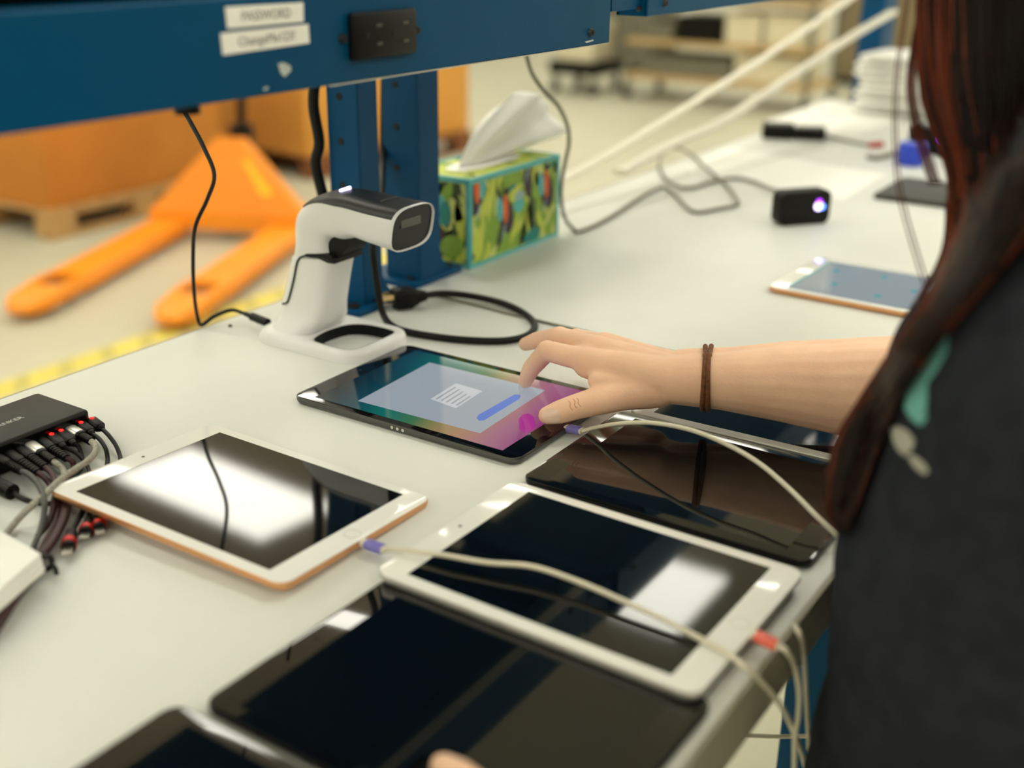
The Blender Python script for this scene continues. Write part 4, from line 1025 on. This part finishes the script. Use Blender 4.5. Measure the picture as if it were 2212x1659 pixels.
# pallet jack
f1a, f1b = uz(40, 655, -.83), uz(335, 505, -.83)
f2a, f2b = uz(355, 682, -.83), uz(600, 500, -.83)
pj = wthing('pallet_jack', 'orange pallet jack with two forks on the floor', 'pallet jack', (3.3, 3.8, 0))
dirv = ((f1b - f1a) + (f2b - f2a)); dirv.z = 0; dirv.normalize(); sid = Vector((-dirv.y, dirv.x, 0))
mid_tip = (f1a + f2a) / 2; mid_tip.z = 0
half = abs((f1a - f2a).dot(sid)) / 2
tip0 = mid_tip - dirv * 0.0
FL = 1.22
def jp(a, s_, z_): return Vector((tip0.x, tip0.y, 0)) + dirv * a + sid * s_ + Vector((0, 0, z_))
for sg in (1, -1):
    c = sg * half; wv = .082
    rg = []
    for a, hw, zt in ((0, .035, .060), (.02, .055, .072), (.08, .078, .082), (.2, wv, .085)):
        rg.append([jp(a, c + s_, z_) for s_, z_ in ((-hw, .035), (hw, .035), (hw, zt - .006), (hw - .008, zt), (-hw + .008, zt), (-hw, zt - .006))])
    fk = bm_obj('fork', rings_bm(rg, True), M_ORANGE, pj, True, 30)
    bm = bmesh.new()
    # fork behind the roller slot: two side rails round the opening, then solid
    for s0, s1 in ((-wv, -wv + .028), (wv - .028, wv)):
        rings_bm([[jp(a, c + s_, z_) for s_, z_ in ((s0, .035), (s1, .035), (s1, .085), (s0, .085))] for a in (.2, .34)], True, bm)
    rings_bm([[jp(a, c + s_, z_) for s_, z_ in ((-wv, .03), (wv, .03), (wv, .079), (wv - .008, .085), (-wv + .008, .085), (-wv, .079))] for a in (.34, FL + .02)], True, bm)
    o_ = bm_obj('fork_rail', bm, M_ORANGE, fk, True, 30); o_.matrix_parent_inverse = fk.matrix_world.inverted()
    cyl('roller', jp(.27, c - .045, .037), jp(.27, c + .045, .037), .037, mat('roller_nylon', (70, 66, 60), .5, noise=.1), pj)
# heel housing: sloped triangular front plate
hw = half + .082
bm = bmesh.new()
b0 = FL - .02
rings_bm([[jp(b0, -hw, .05), jp(b0, hw, .05), jp(b0, hw, .125), jp(b0, -hw, .125)], [jp(b0 + .10, -hw, .05), jp(b0 + .10, hw, .05), jp(b0 + .10, hw, .125), jp(b0 + .10, -hw, .125)]], True, bm)
rings_bm([[jp(b0 + .01, -hw, .12), jp(b0 + .01, hw, .12), jp(b0 + .09, .055, .44), jp(b0 + .09, -.055, .44)], [jp(b0 + .09, -hw, .12), jp(b0 + .09, hw, .12), jp(b0 + .16, .055, .43), jp(b0 + .16, -.055, .43)]], True, bm)
bm_obj('housing', bm, M_ORANGE, pj, False)
bm = bmesh.new()
rings_bm([[jp(b0 + .06, -hw + .02, .1435) , jp(b0 + .08, -hw + .005, .158), jp(b0 + .20, -.205, .253), jp(b0 + .18, -.225, .238)], [jp(b0 + .05, -hw + .02, .1435), jp(b0 + .07, -hw + .005, .158), jp(b0 + .19, -.205, .253), jp(b0 + .17, -.225, .238)]], True, bm)
pts = [(545, 345), (560, 342), (600, 408), (585, 420)]
bm.free(); bm = bmesh.new()
n0 = (jp(b0 + .01, hw, .12) - jp(b0 + .01, -hw, .12)).cross(jp(b0 + .09, -.055, .44) - jp(b0 + .01, -hw, .12)).normalized()
if n0.z < 0: n0 = -n0
def onp(x, y):
    d = ray(x, y); return CAM + d * ((jp(b0 + .01, 0, .12) - CAM).dot(n0) / d.dot(n0))
P = [onp(524, 345), onp(536, 345), onp(590, 420), onp(566, 424)]
rings_bm([[p + n0 * .0006 for p in P], [p + n0 * .0016 for p in P]], True, bm)
bm_obj('yellow_sticker', bm, mat('sticker_yellow', (240, 205, 30), .5, noise=.05), pj, False)
cyl('pump', jp(b0 + .24, 0, .10), jp(b0 + .24, 0, .47), .055, M_BLACK, pj)
cyl('handle_pole', jp(b0 + .24, 0, .45), jp(b0 + .34, 0, 1.15), .02, M_BLACK, pj)
tube('handle_loop', [jp(b0 + 0.340, 0, 1.14), jp(b0 + 0.350, .11, 1.18), jp(b0 + 0.370, .12, 1.30), jp(b0 + 0.375, 0, 1.34), jp(b0 + 0.370, -.12, 1.30), jp(b0 + 0.350, -.11, 1.18), jp(b0 + 0.340, 0, 1.14)], .014, M_BLACK, pj)
for sg in (1, -1): cyl('steer_wheel', jp(b0 + .26, sg * .06, .09), jp(b0 + .26, sg * .11, .09), .09, mat('wheel_rubber', (30, 30, 30), .6, noise=.1), pj)

# ------------------------------------------------------------------ far background: shelving carts
def shelf_cart(label, x, y0, y1, dep, levels, contents_m, top):
    t = thing('shelving_cart', label, 'shelving cart', (x, (y0 + y1) / 2, 0))
    hw = (y1 - y0) / 2
    for a in (0, dep):
        for s_ in (-1, 1):
            pst = box('post', a - .02, a + .02, s_ * hw - .02, s_ * hw + .02, .11, top, M_GREYB, t)
            cyl('caster', (a, s_ * hw - .015, .055), (a, s_ * hw + .015, .055), .055, M_BLACK, t)
            box('caster_fork', a - .02, a + .02, s_ * hw - .022, s_ * hw + .022, .06, .112, M_STEEL, t)
    for z_ in levels: box('shelf', -.03, dep + .03, -hw - .02, hw + .02, z_ - .035, z_, M_TANSH, t, .004, 1)
    return t
shelf_cart('tan shelving cart loaded with boxes in the far background', 8.62, 3.02, 4.52, .6, (.20, .47, .80), None, 1.2)
bi = 0
adj = ['black', 'pale beige', 'grey', 'white', 'dark']
def crate(x0, y0, y1, z0, h, m, label, dep=.45):
    t = thing('storage_box', label, 'box', (x0 + dep / 2, (y0 + y1) / 2, z0), 0, 'boxes on the far shelves')
    hw = (y1 - y0) / 2
    bm_obj('box', box_bm(-dep / 2, dep / 2, -hw, hw, 0, h * .82, .006, 1), m, t)
    box('lid', -dep / 2 - .006, dep / 2 + .006, -hw - .006, hw + .006, h * .82, h, m, t, .004, 1)
XF = 8.66
crate(XF, 3.08, 3.62, .2005, .20, M_BEIGEB, 'pale beige box at the right end of the lowest far shelf')
crate(XF, 3.66, 4.40, .2005, .15, M_GREYB, 'flat grey box at the left end of the lowest far shelf')
crate(XF, 3.06, 3.40, .4705, .24, M_BEIGEB, 'beige box at the right end of the middle far shelf')
crate(XF, 3.43, 3.72, .4705, .23, M_BEIGEB, 'second beige box from the right on the middle far shelf')
crate(XF, 3.76, 4.12, .4705, .19, M_BLACK, 'black equipment box in the middle of the middle far shelf')
crate(XF, 4.16, 4.46, .4705, .12, M_GREYB, 'low grey box at the left end of the middle far shelf')
crate(XF, 4.22, 4.44, .8005, .20, M_CARDL, 'small orange cardboard box on the top far shelf')
crate(XF, 3.98, 4.16, .8005, .22, M_BLACK, 'black box next to the orange one on the top far shelf')
crate(XF, 3.46, 3.62, .8005, .20, M_BLACK, 'small black cube near the middle of the top far shelf')
crate(XF, 3.10, 3.40, .8005, .16, M_GREYB, 'grey box at the right end of the top far shelf')
crate(XF, 3.68, 3.92, .8005, .12, M_GREYB, 'low grey box in the middle of the top far shelf')
# equipment cart beside it
c1, c2 = uz(1236, 185, -.9), uz(1318, 195, -.9)
t = thing('equipment_cart', 'dark trolley carrying a white box, left of the far shelving cart', 'trolley', (8.75, 4.98, 0))
box('deck', -.25, .25, -.22, .22, .16, .26, M_BLACK, t, .01)
for a in (-.2, .2):
    for b_ in (-.18, .18): cyl('caster', (a, b_ - .015, .05), (a, b_ + .015, .05), .05, M_BLACK, t); box('leg', a - .015, a + .015, b_ - .015, b_ + .015, .09, .165, M_GREYB, t)
for b_ in (-.2, .2): box('post', .2, .23, b_ - .015, b_ + .015, .26, 1.0, M_GREYB, t)
crate(8.56, 4.82, 5.14, .2605, .30, M_BEIGEB, 'white box riding on the dark trolley', .38)
for i, (x_, y_, m_, lab) in enumerate(((10.2, 5.6, M_GREYB, 'grey cabinet at the far wall behind the tissue'), (10.6, 3.0, M_BROWNB, 'brown cabinet at the far wall beyond the shelves'), (10.4, 1.55, M_BROWNB, 'brown cabinet in the distance by the far blue post'))):
    t = thing('storage_cabinet', lab, 'cabinet', (x_, y_, 0))
    box('carcass', 0, .55, -.5, .5, .05, 1.25, m_, t, .008, 1); box('plinth', .02, .53, -.48, .48, 0, .05, M_BLACK, t)
    for s_ in (-1, 1):
        dr = box('door', -.018, -.0005, (s_ - 1) / 2 * .49 + .003 * (1 if s_ > 0 else -1) + (0.0 if s_ > 0 else 0.0), (s_ + 1) / 2 * .49 - .003, .08, 1.22, m_, t, .003, 1)
        o_ = box('handle', -.035, -.018, s_ * .03 - .006, s_ * .03 + .006, .6, .75, M_STEEL, dr)
pk = ux(1750, 4, 8.9)
t = thing('status_lamp', 'pink glowing status light above the far shelves', 'lamp', (9.19, pk.y, .8005))
cyl('stand', (0, 0, 0), (0, 0, .30), .012, M_GREYB, t); bm = bmesh.new(); blob(bm, (0, 0, .34), .05, .05, .05); bm_obj('bulb', bm, M_PINK, t)

# ------------------------------------------------------------------ the person
PB = T(.72, .05, -.9)
pr_ = wthing('person', 'person with long auburn hair in a dark grey t-shirt reaching over the tablets', 'person', PB)
# --- right forearm and hand, fine surface
def hand(bm, W_, mcp, fingers, thumb, up=Vector((0, 0, 1)), wr=.021):
    """W_ wrist centre; mcp list of four knuckles; fingers list of four joint chains after the knuckle; thumb chain."""
    ax = (mcp[3] - mcp[0]).normalized()
    for k_, m_ in enumerate(mcp):
        off = (k_ - 1.5) * .0095
        capsule(bm, W_ + ax * off, m_, .0185, .0118 if k_ < 3 else .0105)
        capsule(bm, (W_ + ax * off).lerp(m_, .45) - up * .007, m_ - up * .006, .0150, .0105)
    for a, b_ in zip(mcp[:-1], mcp[1:]): capsule(bm, a - up * .002, b_ - up * .002, .0108, .0105)
    rad = [(.0108, .0098, .0088, .0070), (.0108, .0098, .0088, .0070), (.0102, .0092, .0083, .0066), (.0092, .0082, .0075, .006)]
    for m_, ch_, rr in zip(mcp, fingers, rad):
        prev = m_
        for a, r0, r1_ in zip(ch_, rr[:-1], rr[1:]):
            capsule(bm, prev, a, r0, r1_); prev = a
        blob(bm, ch_[0], rr[1] * 1.04, rr[1] * 1.04, rr[1] * 1.04)
    tr = (.0180, .0145, .0115, .0106, .0084)
    for i in range(len(thumb) - 1): capsule(bm, thumb[i], thumb[i + 1], tr[i], tr[i + 1])
W_ = T(.877, .396, .053)
mcp = [T(.849, .474, .060), T(.870, .482, .065), T(.890, .478, .062), T(.908, .466, .052)]
fing = [[T(.8605, .521, .0555), T(.8665, .5415, .032), T(.8705, .5505, .0155)],
        [T(.896, .529, .0575), T(.911, .563, .0425), T(.922, .584, .031)],
        [T(.915, .522, .052), T(.928, .552, .038), T(.934, .567, .024)],
        [T(.926, .496, .044), T(.934, .515, .030), T(.937, .524, .018)]]
thumb = [T(.862, .408, .044), T(.843, .432, .039), T(.8155, .4605, .0305), T(.805, .473, .0255), T(.7985, .4815, .0225)]
bm = bmesh.new()
hand(bm, W_, mcp, fing, thumb)
capsule(bm, T(.858, .410, .046), T(.838, .455, .048), .015, .009)      # web between thumb and index
fa = [(W_, .0215, .0105), (T(.892, .360, .0545), .0245, .010), (T(.912, .310, .0565), .033, .008), (T(.925, .262, .058), .040, .006), (T(.930, .215, .066), .043, .004), (T(.932, .165, .080), .043, .0), (T(.925, .115, .16), .046, .0), (T(.90, .07, .27), .047, 0), (T(.875, .025, .35), .046, 0)]
for (a, ra, sa), (b_, rb, sb) in zip(fa[:-1], fa[1:]):
    for s_ in (-1, 1): capsule(bm, a + Vector((s_ * sa, 0, 0)), b_ + Vector((s_ * sb, 0, 0)), ra, rb, 20)
armR = remesh(bm, .0017, 9)
# --- left arm and hand: only a fingertip shows in the photograph
bm = bmesh.new()
WL = T(.313, .137, .072)
mcpL = [T(.340, .210, .050), T(.330, .229, .058), T(.310, .227, .055), T(.292, .219, .050)]
tipL = uz(956, 1654, .0160)
fingL = [[mcpL[0].lerp(tipL, .44) + Vector((0, 0, .001)), mcpL[0].lerp(tipL, .78) + Vector((0, 0, .002)), tipL],
         [T(.335, .258, .046), T(.338, .269, .028), T(.337, .266, .018)], [T(.312, .256, .044), T(.315, .267, .027), T(.314, .264, .018)], [T(.292, .244, .040), T(.294, .256, .026), T(.294, .255, .018)]]
thL = [T(.326, .145, .061), T(.346, .163, .053), T(.362, .185, .041), T(.366, .199, .035), T(.367, .208, .031)]
hand(bm, WL, mcpL, fingL, thL)
la = [(WL, .0215, .009), (T(.315, .08, .082), .028, .008), (T(.325, -.03, .115), .036, .006), (T(.37, -.12, .15), .042, 0), (T(.40, -.12, .19), .045, 0), (T(.49, -.073, .272), .046, 0), (T(.575, -.028, .355), .046, 0)]
for (a, ra, sa), (b_, rb, sb) in zip(la[:-1], la[1:]):
    for s_ in (-1, 1): capsule(bm, a + Vector((s_ * sa, 0, 0)), b_ + Vector((s_ * sb, 0, 0)), ra, rb, 20)
armL = remesh(bm, .0025, 6)
# --- head, neck, upper chest
HC = T(.828, .088, .596)
bm = bmesh.new()
tilt = Euler((math.radians(28), 0, 0))
fwd = Vector((0, math.cos(math.radians(28)), -math.sin(math.radians(28)))); upv = Vector((0, math.sin(math.radians(28)), math.cos(math.radians(28))))
rtv = Vector((1, 0, 0))
def hp(a, b_, c_): return HC + rtv * a + fwd * b_ + upv * c_
eh = Euler((-math.radians(28), 0, 0))
blob(bm, hp(0, -.008, .022), .074, .094, .090, eh); blob(bm, hp(0, .030, -.03), .058, .062, .085, eh); blob(bm, hp(0, .055, -.085), .030, .028, .026, eh)
for s_ in (-1, 1):
    blob(bm, hp(s_ * .036, .064, -.034), .024, .020, .024, eh); blob(bm, hp(s_ * .078, -.005, -.01), .008, .020, .030, eh)
capsule(bm, hp(0, .082, .004), hp(0, .100, -.034), .008, .0105); blob(bm, hp(0, .095, -.036), .015, .010, .008, eh)
blob(bm, hp(0, .088, -.066), .022, .008, .006, eh); blob(bm, hp(0, .086, -.077), .018, .008, .006, eh); blob(bm, hp(0, .074, .020), .046, .012, .012, eh)
capsule(bm, hp(0, -.02, -.05), T(.748, .012, .40), .050, .054)
capsule(bm, T(.64, -.005, .355), T(.82, .0, .355), .042, .042); blob(bm, T(.732, .01, .30), .11, .075, .11)
headm = remesh(bm, .004, 4)
bm = bmesh.new()
for me in (armR, armL, headm): bm.from_mesh(me)
body = bm_obj('body', bm, M_SKIN, pr_, True, 0)
body['label'] = 'bare skin of arms, hands and face'
bvh_b = BVHTree.FromObject(body, bpy.context.evaluated_depsgraph_get()) if False else None
bmv = bmesh.new(); bmv.from_mesh(body.data); bvh_body = BVHTree.FromBMesh(bmv); bmv.free()
for s_ in (-1, 1):
    bm = bmesh.new(); blob(bm, hp(s_ * .031, .0795, -.006), .012, .008, .006, eh); e_ = bm_obj('eye', bm, M_WHITEP, pr_)
    bm = bmesh.new(); blob(bm, hp(s_ * .031, .0868, -.007), .0048, .0020, .0048, eh); o_ = bm_obj('iris', bm, M_HAIR, e_); o_.matrix_parent_inverse = e_.matrix_world.inverted()
bm = bmesh.new(); blob(bm, hp(0, .096, -.071), .018, .0035, .0045, eh); bm_obj('lips', bm, M_CREASE, pr_)
def cast(bvh, x, y):
    d = ray(x, y).normalized(); loc, nor, i_, ds = bvh.ray_cast(CAM, d); return loc, nor
def decal(name, poly_px, bvh, m, parent, off=.0006, dens=5, th=.0004):
    """thin patch that follows the surface under a photo outline: fan of rings towards the centre"""
    cx = sum(p[0] for p in poly_px) / len(poly_px); cy = sum(p[1] for p in poly_px) / len(poly_px)
    bm = bmesh.new(); rows = []
    for k_ in range(dens + 1):
        s_ = 1 - k_ / (dens + .001) * .98; row = []
        for x, y in poly_px:
            l_, n_ = cast(bvh, cx + (x - cx) * s_, cy + (y - cy) * s_)
            if l_ is None: bm.free(); return None
            row.append(l_ + n_ * off)
        rows.append(row)
    rings_bm(rows, False, bm); bm.faces.new([v for v in bm.verts][-len(poly_px):])
    o = bm_obj(name, bm, m, parent, True, 0)
    return o
nail = ellipse(1192, 898, 20, 15, math.radians(8), 20, .75)
decal('nail', nail, bvh_body, M_NAIL, pr_, .0007)
for (x0, y0, x1, y1) in ((1228, 866, 1236, 886), (1238, 862, 1246, 882), (1246, 860, 1254, 878)):
    pts = []
    for i in range(6):
        l_, n_ = cast(bvh_body, x0 + (x1 - x0) * i / 5 + 2 * math.sin(i * 1.4), y0 + (y1 - y0) * i / 5)
        if l_ is not None: pts.append(l_ - n_ * .0001)
    if len(pts) > 2: tube('skin_crease', pts, .00035, M_CREASE, pr_, 5, 3)
# hair tie bracelet on the right wrist
t = wthing('wristband', 'brown braided elastic worn on the wrist', 'bracelet', T(.888, .372, .03))
wc, wd_ = T(.8865, .3735, .0536), (W_ - T(.892, .360, .0545)).normalized()
u_ = wd_.cross(Vector((0, 0, 1))).normalized(); v_ = u_.cross(wd_)
def band(dz, r_, tw):
    pts = []
    for i in range(49):
        a = 2 * math.pi * i / 48; d = u_ * math.cos(a) + v_ * math.sin(a)
        l_, n_, _, _ = bvh_body.ray_cast(wc + wd_ * (dz + tw * math.sin(a * 2)) + d * .09, -d)
        base = l_ if l_ is not None else wc + d * .03
        pts.append(base + d * (r_ * .75))
    return pts
tube('elastic_strand', band(.0020, .0022, .0005), .0022, M_TIE, t, 8, 0)
tube('elastic_strand', band(-.0020, .0022, -.0007), .0022, M_TIE, t, 8, 0)
kp = band(0, .0016, 0)[36]
topi = max(band(0, .0016, 0), key=lambda p: p.z)
cyl('metal_crimp', topi + wd_ * .004, topi - wd_ * .004, .0022, mat('crimp', (150, 112, 62), .5, noise=.1), t, 10)
# --- t-shirt
def ell_ring(cx, cy, z, rx, ry, n_=40, rot=0.0, sq=.85):
    out = []
    for i in range(n_):
        a = 2 * math.pi * i / n_; c, s = math.cos(a), math.sin(a)
        x, y = rx * math.copysign(abs(c) ** sq, c), ry * math.copysign(abs(s) ** sq, s)
        out.append(T(cx + x * math.cos(rot) - y * math.sin(rot), cy + x * math.sin(rot) + y * math.cos(rot), z))
    return out
tors = [(.72, 0.049, -.14, .178, .132), (.72, 0.052, -.05, .174, .132), (.72, 0.054, .05, .168, .128), (.720, 0.049, .12, .168, .130), (.724, 0.036, .20, .170, .131), (.734, 0.016, .28, .174, .120), (.738, 0.002, .34, .176, .105), (.738, -0.004, .385, .150, .085), (.736, 0.000, .415, .085, .065)]
bm = bmesh.new()
rings_bm([ell_ring(*t_) for t_ in tors], True, bm)
for a, b_, r0, r1_ in ((T(.86, .01, .365), T(.906, .077, .232), .070, .064), (T(.61, -.018, .365), T(.478, -.080, .258), .070, .064)): capsule(bm, a, b_, r0, r1_, 24)
sh = remesh(bm, .005, 6)
nrm = [v.normal.copy() for v in sh.vertices]; cos_ = [v.co.copy() for v in sh.vertices]
for v, p, n_ in zip(sh.vertices, cos_, nrm):
    f = .0035 * math.sin(p.z * 38 + p.x * 25 + 2.0 * math.sin(p.y * 20)) + .0025 * math.sin(p.z * 70 - p.x * 40 + 3 * math.sin(p.z * 15))
    v.co = p + n_ * f
shirt = link('t_shirt', sh, M_SHIRT, pr_); shirt['label'] = 'dark heather grey t-shirt with teal and white chest print'
bmv = bmesh.new(); bmv.from_mesh(sh); bvh_s = BVHTree.FromBMesh(bmv); bmv.free()
decal('chest_print', [(2045, 700), (2052, 712), (2048, 760), (2025, 800), (2003, 830), (2000, 870), (2004, 905), (1990, 920), (1970, 905), (1955, 880), (1962, 850), (1985, 815), (2010, 770), (2030, 725)], bvh_s, M_SHIRTTEAL, shirt)
for q in ([(1925, 925), (1940, 920), (1962, 930), (1978, 950), (1972, 972), (1955, 985), (1940, 970), (1930, 950)], [(1962, 985), (1975, 982), (1998, 1000), (2008, 1018), (1998, 1025), (1978, 1010)]): decal('chest_print', q, bvh_s, M_SHIRTGREY, shirt)
# --- jeans and shoes
bm = bmesh.new()
rings_bm([ell_ring(.72, .045, z_, rx, ry) for z_, rx, ry in ((-.09, .168, .122), (-.16, .176, .126), (-.22, .172, .122))], True, bm)
for s_ in (-1, 1):
    hx = .72 + s_ * .088
    capsule(bm, T(hx, .04, -.18), T(hx + s_ * .012, .035, -.45), .090, .062, 24); capsule(bm, T(hx + s_ * .012, .035, -.45), T(hx + s_ * .015, .01, -.83), .062, .046, 24)
bm_ = remesh(bm, .008, 4); link('jeans', bm_, M_JEANS, pr_)
for s_ in (-1, 1):
    hx = .72 + s_ * .103
    bm = bmesh.new(); blob(bm, T(hx, .0, -.85), .042, .06, .05); blob(bm, T(hx, .09, -.868), .046, .10, .032); box_bm(hx - .044, hx + .044, -.055, .185, 0.0, .022, .02, 2, bm)
    link('shoe', remesh(bm, .006, 3), M_SHOE, pr_)
# --- hair: inner mass and strands
rh = random.Random(11)
L_edge = [(1990, -300), (1980, 20), (1990, 215), (2036, 340), (2050, 434), (2026, 590), (1958, 705), (1846, 880), (1798, 965), (1782, 1085), (1806, 1150)]
R_edge = [(2400, -300), (2400, 20), (2390, 200), (2330, 320), (2280, 420), (2180, 560), (2056, 705), (1942, 868), (1888, 1000), (1852, 1095), (1838, 1142)]
def hair_pt(s_, k_, d0):
    """s_: 0..1 down the lock; k_: 0..1 from left edge to right edge"""
    f = s_ * (len(L_edge) - 1); i = min(int(f), len(L_edge) - 2); u = f - i
    def cr(E_):
        p0, p1, p2, p3 = (Vector(E_[max(i - 1, 0)]), Vector(E_[i]), Vector(E_[i + 1]), Vector(E_[min(i + 2, len(E_) - 1)]))
        return .5 * ((2 * p1) + (p2 - p0) * u + (2 * p0 - 5 * p1 + 4 * p2 - p3) * u * u + (3 * p1 - p0 - 3 * p2 + p3) * u ** 3)
    p = cr(L_edge).lerp(cr(R_edge), k_)
    return p
def hair_depth(p, k_):
    l_, n_ = cast(bvh_s, p.x, p.y)
    d = .70
    if l_ is not None: d = min(d, (l_ - CAM).dot(FW) - .010)
    return d
depth_tab = {}
def lockpt(s_, k_, lift=0.0):
    p = hair_pt(s_, k_, 0)
    key = (round(s_ * 24), round(k_ * 8))
    if key not in depth_tab:
        q = hair_pt(key[0] / 24, key[1] / 8, 0); depth_tab[key] = hair_depth(q, k_)
    # smooth lookup
    a, b_ = s_ * 24, k_ * 8; i, j = min(int(a), 23), min(int(b_), 7); fa_, fb = a - i, b_ - j
    def dd(i_, j_):
        if (i_, j_) not in depth_tab: depth_tab[(i_, j_)] = hair_depth(hair_pt(i_ / 24, j_ / 8, 0), 0)
        return depth_tab[(i_, j_)]
    d = (dd(i, j) * (1 - fa_) + dd(i + 1, j) * fa_) * (1 - fb) + (dd(i, j + 1) * (1 - fa_) + dd(i + 1, j + 1) * fa_) * fb
    d -= .012 * math.sin(math.pi * k_) + lift
    return ud(p.x, p.y, d)
# inner mass
front, back = [], []
NS, NK = 30, 8
bm = bmesh.new(); rg = []
for i in range(NS + 1):
    s_ = .075 + .925 * i / NS
    top_ = [lockpt(s_, .04 + .92 * k_ / NK) for k_ in range(NK + 1)]
    bot = [lockpt(s_, .04 + .92 * k_ / NK, -.016 - .010 * math.sin(math.pi * k_ / NK)) for k_ in range(NK, -1, -1)]
    rg.append(top_ + bot)
rings_bm(rg, True, bm)
# crown of the head
cb_ = bmesh.new()
blob(cb_, hp(0, -.028, .030), .093, .098, .098, eh); capsule(cb_, hp(-.05, -.06, 0), T(.72, -.07, .37), .05, .05); capsule(cb_, hp(.06, -.05, 0), T(.84, -.06, .36), .045, .045)

for a_, q_ in ((.03, (2085, -50, .722)), (.01, (2190, -50, .722)), (-.02, (2310, -60, .715))): capsule(cb_, hp(-.072, a_, .0), ud(*q_), .024, .014)
capsule(cb_, hp(-.070, .045, .03), hp(-.072, -.04, .02), .030, .035); capsule(cb_, hp(-.02, -.07, .03), T(.77, -.10, .30), .06, .05)
hm = bmesh.new()
me1 = remesh(cb_, .005, 4); hm.from_mesh(me1)
tmpm = bpy.data.meshes.new('tmp'); bm.to_mesh(tmpm); bm.free(); hm.from_mesh(tmpm)
hair = bm_obj('hair', hm, M_HAIR, pr_, True, 0)
strA, strB = bmesh.new(), bmesh.new()
for i in range(760):
    k0 = rh.random() ** 1.25; k1 = min(1, max(0, k0 + rh.gauss(0, .07))); s_end = 1 - rh.random() ** 2 * .18; ph = rh.uniform(0, 6.28); am = rh.uniform(0, .02); lf = rh.uniform(-.001, .005)
    pts = []
    for j in range(21):
        s_ = s_end * j / 20
        k_ = k0 + (k1 - k0) * s_ + am * math.sin(s_ * 9 + ph)
        pts.append(lockpt(s_, min(1, max(0, k_)), lf))
    kk = k0 + rh.uniform(-.06, .06); sp_ = rh.uniform(.0, .006)
    root = smooth_path([hp(-.022, .045 - .10 * kk, .118 + sp_ - .02 * abs(kk - .5)), hp(-.076, .055 - .10 * kk, .075 + sp_), hp(-.100 - sp_, .060 - .10 * kk, .005), pts[1]], 5)
    pts = root[:-1] + pts[1:]
    r_ = rh.uniform(.0005, .0011)
    tube_bm(pts, [r_] * (len(pts) - 5) + [r_ * .9, r_ * .8, r_ * .6, r_ * .4, r_ * .15], 4, strB if (rh.random() < .05 + .6 * (k0 < .18)) else strA)  # lighter strands crowd the left edge to imitate backlight
o_ = bm_obj('hair_strands', strA, M_HAIR, hair, True, 0); o_['kind'] = 'stuff'; o_.matrix_parent_inverse = hair.matrix_world.inverted()
o_ = bm_obj('hair_strands', strB, M_HAIR_BACKLIT, hair, True, 0); o_['kind'] = 'stuff'; o_.matrix_parent_inverse = hair.matrix_world.inverted()
loose = bmesh.new()
for k_, (pp, nrep, spr) in enumerate((([(1965, -40), (1950, 60), (1936, 160), (1932, 253), (1934, 330), (1940, 398), (1958, 480), (1998, 615)], 6, 9), ([(1985, 40), (1972, 120), (1968, 200), (1985, 290), (2020, 400)], 16, 14), ([(2045, 430), (2040, 520), (2020, 580), (1985, 640), (1960, 680)], 7, 10), ([(2048, 470), (2030, 560), (2006, 600), (1978, 650)], 4, 12))):
    for i in range(nrep):
        jx = rh.gauss(0, spr); jr = rh.uniform(.3, 1.4)
        pts = smooth_path([ud(x + jx * (.4 + .6 * q / len(pp)) * jr, y, .715 + rh.uniform(-.001, .001)) for q, (x, y) in enumerate(pp)], 4)
        r_ = rh.uniform(.0002, .0004)
        tube_bm(pts, r_, 4, loose)
o_ = bm_obj('hair_strands', loose, M_HAIR_BACKLIT, hair, True, 0); o_['kind'] = 'stuff'; o_.matrix_parent_inverse = hair.matrix_world.inverted()
for o in list(COL.objects):
    if '_abs' in o: del o['_abs']
